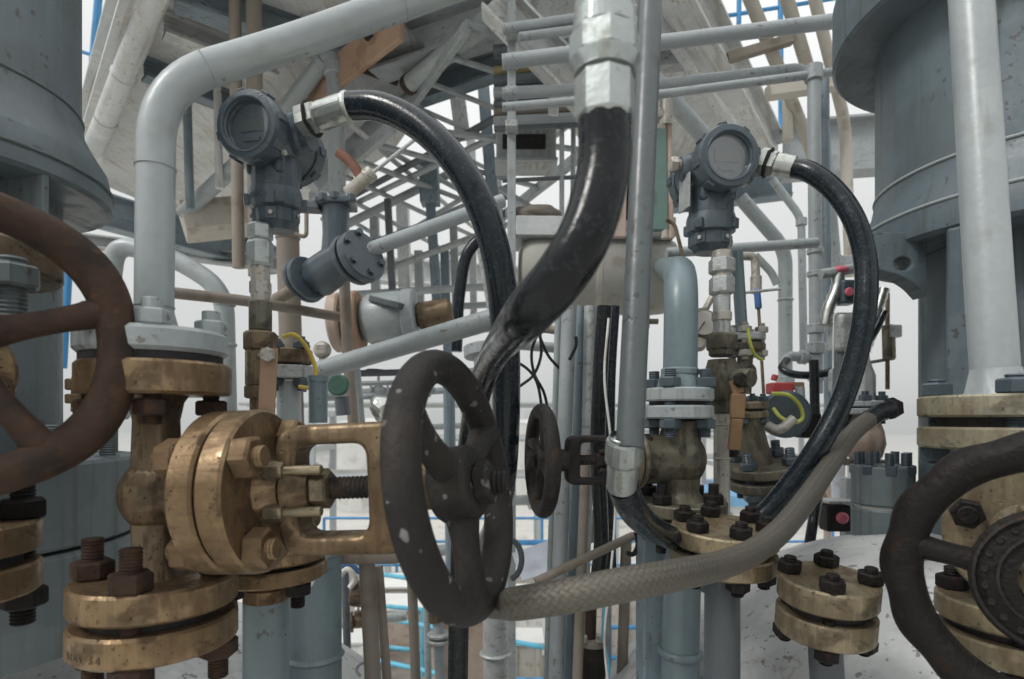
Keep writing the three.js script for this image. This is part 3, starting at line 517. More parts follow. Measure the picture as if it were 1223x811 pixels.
{
  const o = thing('vessel_column', 'big dark grey column with a wide top disc behind the tall glossy pipe', 'column'), d = 1.02, ax = at(1240, HY, d), L = (l, seg = 80) => lathe(columnProfile(l, d).reverse(), seg, 0.35).translate(ax.x, EYE, ax.z);
  part('shaft', L([[166, -140], [166, 215], [171, 240], [182, 262], [184, 268], [184, 296], [178, 300], [125, 300]]), MT.columnRight, o);
  part('top_disc', L([[166, -50], [212, -50], [216, -45], [216, 28], [212, 32], [166, 32]]), MT.columnRight, o);
  part('lower_shaft', L([[118, 298], [118, 640]]), MT.columnRight, o);
  for (const y of [216, 266]) part('weld_bead', new THREE.TorusGeometry(pm(y < 250 ? 167 : 184, d), 0.0028, 8, 96).rotateX(Math.PI / 2).translate(ax.x, at(0, y, d).y, ax.z), MT.pipe, o);
  for (const a of [2.62, 1.85, 0.9]) { const q = V(Math.cos(a), 0, Math.sin(a)), c0 = ax.clone().addScaledVector(q, pm(150, d)); const y0 = at(0, 298, d).y, y1 = at(0, 640, d).y; part('leg_plate', box(V(c0.x, (y0 + y1) / 2, c0.z), 0.050, y0 - y1, 0.10, new THREE.Matrix4().makeRotationY(-a + Math.PI / 2), 0.006), MT.columnRight, o); }
  // haunch with a drain hole left of the leg
  const hp = at(1062, 318, 0.99), s = new THREE.Shape(); s.moveTo(-0.05, 0.05); s.lineTo(0.05, 0.05); s.lineTo(0.05, -0.05); s.quadraticCurveTo(0.03, -0.02, -0.02, -0.01); s.quadraticCurveTo(-0.05, 0.0, -0.05, 0.05); const hole = new THREE.Path(); hole.absellipse(0.012, 0.0, 0.018, 0.014, 0, Math.PI * 2); s.holes.push(hole);
  part('haunch', boxUV(new THREE.ExtrudeGeometry(s, { depth: 0.03, bevelEnabled: true, bevelThickness: 0.003, bevelSize: 0.003, bevelSegments: 2 }).toNonIndexed()).translate(hp.x, hp.y, hp.z - 0.015), MT.columnRight, o);
}

// ------------------------------------------------------------------ left: elbow pipe, valves, transmitter
{ // tall grey elbow pipe with its welded flange
  const d = 0.465, o = pipe('elbow_pipe', 'thick pale grey elbow pipe rising from a bolted flange and crossing the top left', 'pipe', [[184, 396, d], [187, 100, d], [330, 58, 0.50], [640, -54, 0.56]], 21, MT.pipe, { bend: 3.4, seg: 32, collars: [[0, 0.66, 1.07, 0.22], [1, 0.40, 1.06, 0.22], [0, 0.1, 1.05, 0.2], [2, 0.45, 1.06, 0.2]] });
  const c = at(184, 431, d), R = pm(80, d), t = pm(28, d);
  part('flange', lat(disc(R, t, 0.003), c.clone().add(V(0, 0.004, 0)), UP, 56), MT.pipe, o);
  part('weld_neck', lat([[pm(29, d), 0], [pm(25, d), 0.008], [pm(21, d), 0.018], [0, 0.02]], c.clone().add(V(0, 0.003 + t, 0)), UP, 36, null, 0.9), MT.pipe, o);
  part('gasket', lat(disc(R * 0.93, 0.008, 0.0004), c.clone().add(V(0, -0.004, 0)), UP, 48), MT.gasket, o);
  ringOf(c, UP, R * 0.76, 4, 1.05, (p) => { stud(o, p.clone().add(V(0, -0.004, 0)), UP, 0.0068, 0.092, 0.0125, 0.0125, [-0.027], MT.rustDark); part('nut', hex(0.0125, 0.012, p.clone().add(V(0, t + 0.004, 0)), UP), MT.pipe, o); part('bolt_end', rod(p.clone().add(V(0, t, 0)), p.clone().add(V(0, t + 0.024, 0)), 0.0072, 14), MT.pipe, o); });
}
const axL = V(0.99, 0.045, 0.11).normalize();
valve('globe_valve', 'bronze globe valve with rectangular yoke and dark handwheel spotted with white paint', {
  O: at(187, 590, 0.462), up: V(0.0, 1, 0.0), ax: axL, bulge: 0.0265, neck: 0.0175, barrel: 0.021, topY: 0.0775, botY: 0.064, glandSide: -1,
  top: { R: 0.0535, t: 0.025 }, bot: { R: 0.0585, t: 0.0225, gap: 0.0075, k: 4, phase: 1.38, br: 0.0078, nut: 0.0148, stick: 0.017, studMat: MT.rust },
  bonnet: { d: 0.052, R: 0.0625, t: 0.0195, gap: 0.0018, k: 4, phase: 0.62, br: 0.008, nut: 0.0155, stick: 0.006, gasket: true },
  yoke: { a0: 0.014, a1: 0.116, hh: 0.049, w: 0.017, th: 0.030 }, stem: 0.0088, stemOut: 0.036,
  wheel: { a: 0.242, n: V(0.945, 0.17, 0.27).normalize(), R: 0.0885, t: 0.0126, spokes: 3, spin: 0.62, hubR: 0.028, hubL: 0.030, dish: 0.0, sr: 0.0125 },
  mats: { body: MT.bodyBrown, flange: MT.brass, yoke: MT.brassWarm, bolt: MT.brassDark, stem: MT.iron, bright: MT.brassPale, wheel: MT.spotted },
});
{ // raised figures on the rim of the lower flange
  const font = await new FontLoader().loadAsync('fonts/droid/droid_sans_bold.typeface.json'), gs = [], C = at(187, 590, 0.462), R = 0.0585; const y = C.y - 0.064 - 0.0225 - 0.0075 - 0.0165;
  [...'A105 S4'].forEach((ch, i) => { if (ch === ' ') return; const a = -0.62 + i * 0.088; const g = new TextGeometry(ch, { font, size: 0.0052, depth: 0.0012, curveSegments: 3 }).translate(-0.002, 0, 0); gs.push(clean(g).translate(0, 0, R - 0.0008).rotateY(a).translate(C.x, y, C.z)); });
  part('stamp', gs, MT.bodyBrown, scene.getObjectByName('globe_valve'));
}
valve('globe_valve', 'weathered bronze valve with a rusty brown handwheel cut by the left edge', {
  O: at(-62, 463, 0.456), up: UP, ax: V(0.66, 0.20, 0.72).normalize(), bulge: 0.034, neck: 0.024, barrel: 0.024, topY: 0.088, botY: 0.106,
  top: { R: 0.072, t: 0.024, mat: MT.bodyBrown }, bot: { R: 0.058, t: 0.024, gap: 0.009, k: 4, phase: 0.9, br: 0.009, nut: 0.017, stick: 0.014, studMat: MT.black },
  bonnet: { d: 0.030, R: 0.040, t: 0.011, gap: 0.002, k: 4, phase: 0.5, br: 0.006, nut: 0.011, stick: 0.004 },
  yoke: { a0: 0.008, a1: 0.050, hh: 0.026, w: 0.012, th: 0.02 }, stem: 0.008,
  wheel: { a: 0.130, n: V(0.62, 0.12, 0.77).normalize(), R: 0.0925, t: 0.0132, spokes: 5, spin: 0.332, hubR: 0.024, hubL: 0.03, sr: 0.0105, dish: 0.008, lobes: 5, lobeAmp: 0.0015, nut: true },
  mats: { body: MT.brassDark, flange: MT.brass, yoke: MT.brass, bolt: MT.brassDark, stem: MT.iron, bright: MT.brassPale, wheel: MT.rust },
});
stud(scene.getObjectByName('globe_valve_001'), at(14, 344, 0.42), UP, 0.0095, 0.044, 0.018, 0.016, [0.0], MT.drum);

const HL = at(297, 150, 0.795), nL = V(-0.20, -0.08, 0.97).normalize(); HL.addScaledVector(nL, -0.055);
{
  const { root, put } = transmitter('dark grey transmitter with a tilted round window beside the thick elbow pipe', HL, nL, { coverMat: MT.dark });
  const font = await new FontLoader().loadAsync('fonts/droid/droid_sans_bold.typeface.json'), gs = []; [...'21660'].forEach((ch, i) => { const a = -0.50 + i * 0.17; gs.push(clean(new TextGeometry(ch, { font, size: 0.008, depth: 0.0014, curveSegments: 3 }).translate(-0.003, 0, 0)).translate(0, -0.088, 0.0367).rotateY(a)); });
  put('raised_number', gs, MT.dark);
  const hx = (x, y, d, r, h, m, n = 'hex_nut') => part(n, hex(r, h, at(x, y, d), V(0, 1, 0)), m, root);
  const d = 0.835, seg = (y0, y1, r, m, n) => part(n, rod(at(311, y1, d), at(311, y0, d), pm(r, d), 28, 0.002), m, root);
  hx(311, 287, d, pm(14.5, d), pm(19, d), MT.galv); seg(284, 291, 10, MT.fitting, 'tube'); hx(311, 319, d, pm(15.5, d), pm(31, d), MT.galv); seg(317, 388, 11, MT.fitting, 'tube');
  hx(311, 352, d, pm(12.5, d), pm(16, d), MT.fitting); seg(360, 396, 13, MT.bodyGrey, 'coupling');
}
{
  const d = 0.835, o = thing('ball_valve', 'brown steel ball valve with rusty orange lever below the left transmitter', 'valve'), seg = (y0, y1, r, m, n) => part(n, rod(at(311, y1, d), at(311, y0, d), pm(r, d), 28, 0.003), m, o);
  part('end_cap', hex(pm(19, d), pm(24, d), at(311, 420, d), UP), MT.bodyBrown, o); seg(418, 462, 17, MT.bodyBrown, 'body'); part('end_cap', hex(pm(18, d), pm(16, d), at(311, 476, d), UP), MT.bodyBrown, o); seg(470, 640, 12, MT.bodyBrown, 'tube');
  part('stem', rod(at(311, 424, d), at(321, 424, d - 0.06), 0.008, 16), MT.bodyBrown, o); part('lever', [bar(at(322, 416, d - 0.052), at(318, 500, d - 0.05), 0.022, 0.004, V(0, 0, 1), 0.001)], MT.orangeRust, o);
  part('nut', hex(0.010, 0.007, at(321, 424, d - 0.058), V(0, 0, 1)), MT.fitting, o);
}
{ // black hose from the left transmitter
  const o = thing('cable_hose', 'glossy black hose arching right from the left transmitter', 'hose'), a = at(346, 151, 0.83), b = at(420, 126, 0.80), dir = b.clone().sub(a), D = dir.clone().normalize(), at1 = (t) => a.clone().addScaledVector(dir, t);
  part('hose', sweep(curve([b, ...pxs([[452, 127, 0.78], [495, 146, 0.76], [537, 184, 0.74], [569, 234, 0.73], [588, 285, 0.73], [599, 340, 0.74], [604, 420, 0.77], [604, 520, 0.82], [600, 585, 0.90], [590, 628, 1.05], [575, 655, 1.25], [560, 672, 1.5]])], 90), pm(17, 0.78), 24), MT.rubberBlue, o);
  part('threaded_boss', lat(threadPts(0.0155, dir.length() * 0.3, 0.003), at1(-0.06), dir, 24, null, 0.2), MT.steelBlue, o);
  part('union_nut', hex(0.0235, dir.length() * 0.16, at1(0.20), dir), MT.chrome, o); part('washer', lat(disc(0.025, 0.003), at1(0.36), dir, 32), MT.iron, o);
  part('locknut', hex(0.0225, dir.length() * 0.10, at1(0.38), dir), MT.chrome, o);
  part('ferrule', lat([[0, 0], [0.0185, 0], [0.0195, 0.004], [0.0195, dir.length() * 0.44], [0.0205, dir.length() * 0.46], [0.0205, dir.length() * 0.5], [0.019, dir.length() * 0.53], [0, dir.length() * 0.53]], at1(0.47), dir, 36), MT.chrome, o);
}
{ // nozzle flange and pipe under the bronze valve
  const d = 0.60, o = thing('nozzle', 'grey nozzle pipe under a bronze flange below the yoke', 'pipe'), c = at(322, 668, d);
  part('tube', sweep([at(318, 716, d), at(318, 900, d)], pm(26, d), 28), MT.pipeBlue, o); part('collar', lat(disc(pm(26, d), 0.018, 0.003), at(318, 719, d), UP, 32), MT.brassDark, o); part('neck', rod(at(318, 722, d), at(320, 668, d), pm(17, d), 24), MT.bodyBrown, o);
  flanges(o, c, UP, { R: pm(66, d), t: 0.015, gap: 0.004, mats: [MT.brass, MT.brass], k: 4, phase: 0.55, br: 0.007, nut: 0.013, stick: 0.012, studMat: MT.black });
  part('valve_foot', lat([[pm(20, d), 0.018], [pm(16, d), 0.04], [pm(18, d), 0.09], [0, 0.09]], c, UP, 28), MT.bodyBrown, o);
}
pipe('vessel_pipe', 'thick blue grey pipe standing right of the nozzle pipe under the yoke', 'pipe', [[376, 655, 0.95], [376, 900, 0.95]], 31, MT.pipeBlue, { collars: [[0, 0.02, 1.06, 0.3], [0, 0.52, 1.12, 0.25]] });

// ------------------------------------------------------------------ right: valves, transmitter, hoses
{ // grey elbow pipe and drum
  const d = 0.83, o = pipe('elbow_pipe', 'blue grey elbow pipe curving from the pale vessel down to a square edged flange', 'pipe', [[812, 462, d], [814, 326, d], [790, 318, 1.72]], 20, MT.pipeBlue, { bend: 3.0, collars: [[0, 0.13, 1.12, 0.5]] }), c = at(811, 482, d);
  part('weld_neck', lat([[pm(27, d), 0], [pm(25, d), 0.01], [pm(20, d), 0.026], [0, 0.027]], at(811, 466, d), UP, 32, null, 0.9), MT.pipeBlue, o);
  flanges(o, c, UP, { R: pm(40, d), t: 0.0185, gap: 0.006, mats: [MT.pipe, MT.pipe], k: 4, phase: 0.6, br: 0.008, nut: 0.0145, stick: 0.012, studMat: MT.dark });
}
valve('globe_valve', 'dull brown globe valve with a narrow dark handwheel near the middle', {
  O: at(812, 548, 0.84), up: V(0, 1, 0.06).normalize(), ax: V(-0.985, 0.0, 0.17).normalize(), bulge: 0.037, neck: 0.0285, barrel: 0.0350, topY: 0.056, botY: 0.058, glandSide: 1,
  top: null, bot: { R: 0.066, t: 0.018, gap: 0.004, k: 4, phase: 0.75, br: 0.0075, nut: 0.0145, stick: 0.014, studMat: MT.black, lower: true },
  bonnet: { d: 0.060, R: 0.041, t: 0.007, gap: 0.001, k: 4, phase: 0.5, br: 0.005, nut: 0.009, stick: 0.003 },
  yoke: { a0: 0.028, a1: 0.094, hh: 0.034, w: 0.010, th: 0.020 }, stem: 0.0075,
  wheel: { a: 0.203, R: 0.068, t: 0.0105, spokes: 4, spin: 0.4, hubR: 0.021, hubL: 0.024, sr: 0.009, dish: 0.004 },
  mats: { body: MT.bodyGrey, flange: MT.bodyGrey, yoke: MT.iron, bolt: MT.iron, stem: MT.iron, bright: MT.iron, wheel: MT.iron },
});
pipe('nozzle_pipe', 'grey nozzle pipe behind the braided hose under the brown globe valve', 'pipe', [[816, 634, 0.86], [812, 790, 0.86], [812, 860, 0.86]], 22, MT.pipeBlue, { collars: [[0, 0.05, 1.15, 0.4], [0, 0.93, 1.2, 0.4]] });
single('stiffener_plate', 'dark grey vertical plate left of the nozzle pipe behind the braided hose', 'plate', bar(at(781, 634, 0.93), at(781, 860, 0.93), 0.046, 0.06, V(0, 0, 1)), MT.steelBlue);

const HR = at(870, 187, 0.86), nR = V(0.10, -0.05, 0.99).normalize(); HR.addScaledVector(nR, -0.055);
{
  const { root } = transmitter('dark blue grey transmitter with round window and side name plate right of the pale vessel', HR, nR, { plate: true });
  const d = 0.90, hx = (x, y, r, h, m) => part('hex_nut', hex(pm(r, d), pm(h, d), at(x, y, d), UP), m, root), seg = (y0, y1, r, m, n) => part(n, rod(at(862, y1, d), at(862, y0, d), pm(r, d), 26, 0.002), m, root);
  seg(300, 312, 12, MT.fitting, 'tube'); hx(862, 327, 15.5, 18, MT.galvDull); seg(325, 333, 11, MT.fitting, 'tube'); hx(862, 352, 15, 21, MT.galvDull); seg(350, 400, 10, MT.galvDull, 'tube'); seg(372, 384, 11.5, MT.fitting, 'coupling');
}
{
  const d = 0.90, o = thing('ball_valve', 'grey brown ball valve with hanging orange lever below the right transmitter', 'valve'), seg = (y0, y1, r, m, n) => part(n, rod(at(862, y1, d), at(862, y0, d), pm(r, d), 28, 0.003), m, o);
  part('end_cap', hex(pm(18, d), pm(20, d), at(862, 419, d), UP), MT.bodyGrey, o); seg(416, 426, 15, MT.bodyGrey, 'neck'); part('body', lat([[0, 0], [pm(17, d), 0], [pm(18.5, d), 0.006], [pm(18.5, d), 0.05], [pm(16, d), 0.062], [0, 0.062]], at(862, 478, d), UP, 32), MT.bodyGrey, o);
  part('end_cap', hex(pm(14, d), pm(18, d), at(862, 494, d), UP), MT.bodyGrey, o); seg(490, 660, 9.5, MT.fitting, 'tube'); for (const y of [505, 545]) seg(y, y + 5, 10.5, MT.fitting, 'coupling');
  part('stem', lat(disc(pm(11, d), 0.05, 0.002), at(866, 452, d), V(0.45, -0.05, 0.9), 24), MT.bodyGrey, o); part('nut', hex(0.011, 0.01, at(881, 454, d - 0.05), V(0.4, 0, 0.9)), MT.iron, o);
  const lp = pxs([[877, 454, d - 0.048], [882, 470, d - 0.048], [880, 500, d - 0.045], [876, 538, d - 0.043]]);
  part('lever', [bar(lp[0], lp[1], 0.016, 0.005, V(0, 0, 1), 0.001), bar(lp[1], lp[2], 0.021, 0.008, V(0, 0, 1), 0.003), bar(lp[2], lp[3], 0.018, 0.008, V(0, 0, 1), 0.003)], MT.orange, o); part('lever_tip', rod(lp[3], at(876, 546, d - 0.043), 0.006, 12), MT.black, o);
}
{ // flange with pipe under the right ball valve
  const o = thing('nozzle', 'round brass topped flange with black nuts crossed by the braided hose', 'flange'), d = 0.72, c = at(864, 652, d), up = V(0.02, 1, 0.10).normalize();
  flanges(o, c, up, { R: pm(61, d), t: 0.022, gap: 0.006, mats: [MT.brassPale, MT.brassPale], k: 6, phase: 0.5, br: 0.0072, nut: 0.0135, stick: 0.006, studMat: MT.black });
  part('tube', sweep([c.clone().addScaledVector(up, -0.024), at(862, 900, d - 0.01)], pm(20.5, d), 28), MT.steelDark, o); part('neck', lat([[pm(28, d), 0], [pm(24, d), 0.012], [pm(21, d), 0.03]], c.clone().addScaledVector(up, -0.055), up, 28, null, 1), MT.steelDark, o);
}
{ // flange in the foreground
  const o = thing('nozzle', 'foreground brass blind flange with four black nuts on its flat top', 'flange'), d = 0.64, up = V(0.01, 1, 0.13).normalize(), c = at(987, 722, d);
  flanges(o, c, up, { R: pm(55, d), t: 0.0265, gap: 0.0095, mats: [MT.brassPale, MT.brassPale], k: 4, phase: 0.42, br: 0.0068, nut: 0.0132, stick: 0.005, studMat: MT.black });
  part('tube', sweep([c.clone().addScaledVector(up, -0.03), at(994, 920, d)], pm(19, d), 26), MT.steelDark, o);
}
{ // right edge valve with the black handwheel
  const SPIN_R = 2.27, ax = V(-0.57, -0.06, 0.82).normalize(), O = at(1230, 643, 0.51).addScaledVector(ax, -0.058);
  valve('globe_valve', 'pale bronze valve with a large black handwheel at lower right', {
    O, up: UP, ax, bulge: 0.032, neck: 0.022, barrel: 0.026, topY: 0.084, botY: 0.070,
    top: null, bot: { R: 0.067, t: 0.022, gap: 0.009, k: 4, phase: 0.7, br: 0.008, nut: 0.0145, stick: 0.008, studMat: MT.black },
    bonnet: { d: 0.030, R: 0.062, t: 0.014, gap: 0.002, k: 4, phase: 0.42, br: 0.008, nut: 0.0135, stick: 0.004 },
    yoke: { a0: 0.012, a1: 0.075, hh: 0.034, w: 0.012, th: 0.022 }, stem: 0.008,
    wheel: { a: 0.190, n: V(-0.62, 0.08, 0.78).normalize(), R: 0.090, t: 0.0140, spokes: 3, spin: SPIN_R, hubR: 0.050, hubL: 0.02, sr: 0.0105, dish: 0.0, lobes: 13, lobeAmp: 0.0008, nut: true },
    mats: { body: MT.brassPale, flange: MT.brassPale, yoke: MT.brassPale, bolt: MT.black, stem: MT.iron, bright: MT.brassPale, wheel: MT.black },
  });
  const w = scene.getObjectByName('globe_valve_003').children.find((c) => c.name === 'handwheel'), n = V(-0.62, 0.08, 0.78).normalize(), C = O.clone().addScaledVector(ax, 0.190 + 0).addScaledVector(n, 0.010);
  const knobs = []; ringOf(C, n, 0.0405, 22, 0.1, (p) => knobs.push(lat(disc(0.0026, 0.0018, 0.0006), p, n, 12))); part('raised_dots', knobs, MT.iron, w).userData.kind = 'stuff'; part('hub_ring', lat([[0.0455, 0], [0.0475, 0.001], [0.0475, 0.003], [0.0455, 0.0035]], C, n, 48), MT.iron, w); part('hub_ring', lat([[0.032, 0], [0.0338, 0.0005], [0.0338, 0.003], [0.032, 0.0035]], C, n, 40), MT.iron, w);
}
{ // tall glossy pipe standing on a flange pair at the right edge
  const d = 0.585, c = at(1204, 504, d), o = thing('riser_pipe', 'tall glossy grey riser pipe leaning slightly on a pale flange pair at right', 'pipe');
  part('tube', sweep(pxs([[1190, 470, d], [1181, 340, d + 0.01], [1171, 180, d + 0.03], [1156, -60, d + 0.07]]), pm(24.5, d), 32), MT.pipe, o);
  part('weld_neck', lat([[pm(36, d), 0], [pm(31, d), 0.008], [pm(25, d), 0.03], [0, 0.031]], at(1191, 476, d), V(-0.05, 1, 0).normalize(), 32, null, 0.9), MT.pipe, o);
  flanges(o, c, UP, { R: pm(90, d), t: 0.0215, gap: 0.0095, mats: [MT.brassGrey, MT.brassGrey], k: 4, phase: 0.62, br: 0.008, nut: 0.015, stick: 0.004, studMat: MT.dark });
}
{ // pedestal nozzle with small pale valve between hose and column
  const d = 1.12, o = thing('pedestal_nozzle', 'grey pedestal nozzle with a dark studded flange joint left of the right column', 'nozzle'), ax = at(1054, HY, d), L = (l) => lathe(columnProfile(l, d).reverse(), 48, 0.35).translate(ax.x, EYE, ax.z);
  part('barrel', L([[0, 580], [29, 580], [29, 720]]), MT.deck, o); part('flange', L([[0, 556], [32, 556], [33, 558], [33, 600], [31, 602], [0, 602]]), MT.drum, o); part('flange', L([[0, 606], [32, 606], [33, 608], [31, 720]]), MT.drum, o);
  ringOf(V(ax.x, at(0, 556, d).y, ax.z), UP, pm(26, d), 8, 0.3, (p) => stud(o, p.add(V(0, 0.012, 0)), UP, 0.008, 0.028, 0.015, 0.018, [-0.010], MT.dark));
}
{
  const d = 1.2, o = thing('pear_valve', 'pale pear shaped valve body under a flange behind the braided hose end', 'valve');
  part('body', lat(columnProfile([[10, 482], [13, 496], [20, 515], [22, 530], [18, 545], [12, 552]], d).reverse(), at(1033, HY, d).setY(EYE), UP, 30, null, 1.2), MT.pinkish, o); flanges(o, at(1030, 487, d), UP, { R: pm(26, d), t: 0.012, gap: 0.003, mats: [MT.pipe, MT.pipe], k: 4, phase: 0.4, br: 0.007, nut: 0.012, stick: 0.008, studMat: MT.dark }); part('base', lat(disc(pm(24, d), 0.012), at(1034, 556, d), UP, 28), MT.bodyGrey, o);
  part('bonnet', lat([[pm(14, d), 0], [pm(14, d), 0.05], [pm(8, d), 0.08], [pm(6, d), 0.12], [0, 0.12]], at(1030, 478, d), UP, 28, null, 0.8), MT.galvDull, o);
}
// hoses and cables in front
{ // foreground hose with galvanised union
  const d = 0.30, o = thing('cable_hose', 'thick black foreground hose hanging from a galvanised union at top', 'hose'), seg = (y0, y1, r0, r1, m, n, hx) => part(n, lat(hx ? hexPts(pm(r0, d), pm(y1 - y0, d)) : [[0, 0], [pm(r1, d), 0], [pm(r1, d), pm(2, d)], [pm(r0, d), pm(y1 - y0 - 2, d)], [pm(r0, d), pm(y1 - y0, d)], [0, pm(y1 - y0, d)]], at(722, y1, d), UP, hx ? 8 : 36, null, hx ? 0.2 : 0.5), m, o);
  part('hose', sweep(curve(pxs([[722, 140, d], [722, 190, d], [714, 235, 0.298], [697, 285, 0.296], [668, 332, 0.30], [638, 366, 0.315], [618, 389, 0.37], [604, 405, 0.46], [589, 426, 0.56], [574, 462, 0.64], [562, 520, 0.70], [554, 600, 0.74], [549, 700, 0.77], [546, 860, 0.80]]), 110), pm(32, d), 28), MT.rubber, o);
  seg(88, 148, 36, 35, MT.galv, 'ferrule', true); seg(74, 90, 42, 36, MT.galv, 'shoulder'); seg(40, 76, 42, 43, MT.galv, 'union_nut', true); seg(20, 42, 37, 38, MT.galv, 'neck'); seg(6, 22, 36, 36, MT.galv, 'threaded_ring'); seg(-60, 8, 37, 37, MT.galvDull, 'locknut', true);
}
pipe('conduit_pipe', 'worn grey conduit pipe running down the middle of the right half into a galvanised union', 'pipe', [[779, -40, 0.60], [752, 535, 0.50]], 11.5, MT.conduit, { rf: (t) => 1.04 - 0.0 * t, r: 0.0115 });
{ // main hose loop from the right transmitter round to the conduit union
  const o = thing('cable_hose', 'long black hose looping from the right transmitter down to the galvanised union on the conduit', 'hose'), a = at(908, 193, 0.88), b = at(946, 200, 0.86), dir = b.clone().sub(a), p = (t) => a.clone().addScaledVector(dir, t);
  part('hose', sweep(curve([b, ...pxs([[966, 205, 0.84], [995, 226, 0.82], [1020, 262, 0.80], [1033, 308, 0.79], [1034, 360, 0.78], [1024, 420, 0.78], [1005, 480, 0.78], [976, 535, 0.78], [943, 580, 0.79], [905, 622, 0.80], [862, 645, 0.80], [815, 645, 0.74], [778, 630, 0.64], [754, 605, 0.56], [744, 580, 0.53]])], 140), pm(12.5, 0.8), 24), MT.rubberBlue, o);
  part('locknut', hex(0.021, dir.length() * 0.26, p(-0.05), dir), MT.chrome, o); part('washer', lat(disc(0.022, 0.003), p(0.22), dir, 28), MT.iron, o); part('union_nut', hex(0.019, dir.length() * 0.2, p(0.27), dir), MT.chrome, o); part('ferrule', lat(disc(0.0165, dir.length() * 0.62, 0.002), p(0.46), dir, 32), MT.chrome, o); part('threaded_boss', lat(threadPts(0.0125, dir.length() * 0.5, 0.003), p(-0.5), dir, 24, null, 0.2), MT.iron, o);
  const c = at(742, 586, 0.525), u = at(746, 524, 0.505), v = u.clone().sub(c), q = (t) => c.clone().addScaledVector(v, t);
  part('ferrule', lat([[0, 0], [0.0115, 0], [0.0135, 0.004], [0.0135, v.length() * 0.52], [0, v.length() * 0.52]], q(0), v, 36), MT.galv, o); for (let i = 0; i < 3; i++) part('knurled_ring', lat(Array.from({ length: 2 }, (_, k) => [0.0152 - 0.0008 * i, 0.0001 + k * 0.0095 * 0.9]).concat([[0.0142 - 0.0008 * i, 0.0095]]), q(0.55 + i * 0.16), v, 20, null, 0.2), MT.galv, o);
  part('union_nut', lat([[0, 0], [0.0145, 0], [0.0162, 0.003], [0.0162, v.length() * 0.40], [0.015, v.length() * 0.44], [0, v.length() * 0.44]], q(0.54), v, 16, null, 0.2), MT.galv, o);
}
{ // wire braided hose across the foreground
  const o = thing('braided_hose', 'wire braided hose sweeping across the foreground up to the right column', 'hose');
  part('hose', sweep(curve(pxs([[590, 724, 0.58], [606, 722, 0.48], [622, 720, 0.42], [680, 711, 0.405], [740, 699, 0.41], [800, 688, 0.44], [860, 675, 0.50], [898, 660, 0.55], [932, 634, 0.60], [962, 598, 0.67], [990, 557, 0.76], [1018, 518, 0.84], [1040, 499, 0.89]]), 130), 0.0122, 28), MT.braid, o);
  part('sleeve', sweep(curve(pxs([[1037, 501, 0.885], [1052, 492, 0.895], [1064, 488, 0.90]]), 12), 0.0130, 22), MT.rubber, o); part('end_cap', hex(0.0165, 0.016, at(1061, 488.5, 0.90), at(1074, 486, 0.91).sub(at(1061, 488.5, 0.90))), MT.black, o);
}

// ------------------------------------------------------------------ left background pipework
pipe('overhead_pipe', 'pale diagonal pipe with a clamp collar beside the white channel beam', 'pipe', [[196, -30, 1.75], [112, 178, 2.35]], 15, MT.beam, { collars: [[0, 0.5, 1.12, 0.25], [0, 0.78, 1.06, 0.15]] });
pipe('hanger_rod', 'thin grey hanger rod between the elbow pipe and the left transmitter', 'rod', [[223, 108, 2.4], [227, 250, 2.4]], 5, MT.steelBlue);
pipe('hanger_rod', 'thin pale hanger rod behind the left transmitter window', 'rod', [[259, 80, 2.4], [262, 225, 2.4]], 4.5, MT.beam);
single('concrete_block', 'pale weathered block under the sloping pipe left of the left transmitter', 'block', box(at(258, 262, 2.6), 0.27, 0.13, 0.16, new THREE.Matrix4().makeRotationZ(0.30).multiply(new THREE.Matrix4().makeRotationY(0.5)), 0.008), MT.cream);
pipe('sloping_pipe', 'pale sloping pipe running up behind the left transmitter to a small elbow', 'pipe', [[218, 256, 2.5], [305, 176, 2.4], [392, 66, 2.2], [400, 76, 2.2], [403, 236, 2.2]], 9, MT.pipe, { bend: 2.5, collars: [[1, 0.93, 1.25, 0.8], [3, 0.05, 1.25, 1.4]] });
pipe('drop_pipe', 'left one of two brown pipes hanging behind the left transmitter', 'pipe', [[280, -40, 1.9], [285, 320, 1.9]], 7, MT.brownPipe);
pipe('drop_pipe', 'right one of two brown pipes hanging behind the left transmitter', 'pipe', [[303, -40, 1.9], [306, 330, 1.9]], 9, MT.tan);
pipe('standing_pipe', 'thick brown standing pipe just right of the left transmitter fittings', 'pipe', [[343, 258, 1.7], [350, 520, 1.7]], 13, MT.tan, { collars: [[0, 0.1, 1.1, 0.4]] });
pipe('tube', 'thin brown tube bent between the brown standing pipe and a bracket', 'pipe', [[335, 274, 1.6], [366, 284, 1.6], [366, 245, 1.6]], 2.5, MT.brownPipe, { bend: 3 });
pipe('brace_pipe', 'thin dark brace from the small pipe elbow to the rusty pipe end', 'pipe', [[402, 70, 2.2], [475, 98, 2.3]], 5, MT.rust);
pipe('overhead_pipe', 'pale pipe with rusty ends slanting down from the top edge above the left black hose', 'pipe', [[626, -10, 1.75], [487, 102, 2.2]], 13, MT.pipe, { collars: [[0, 0.985, 1.1, 0.9, MT.rust], [0, 0.10, 1.06, 0.8, MT.rust]] });
pipe('overhead_pipe', 'grey slanting pipe under the left black hose near its chrome ferrule', 'pipe', [[372, 222, 2.3], [470, 128, 2.5], [520, 92, 2.6]], 10, MT.steel);
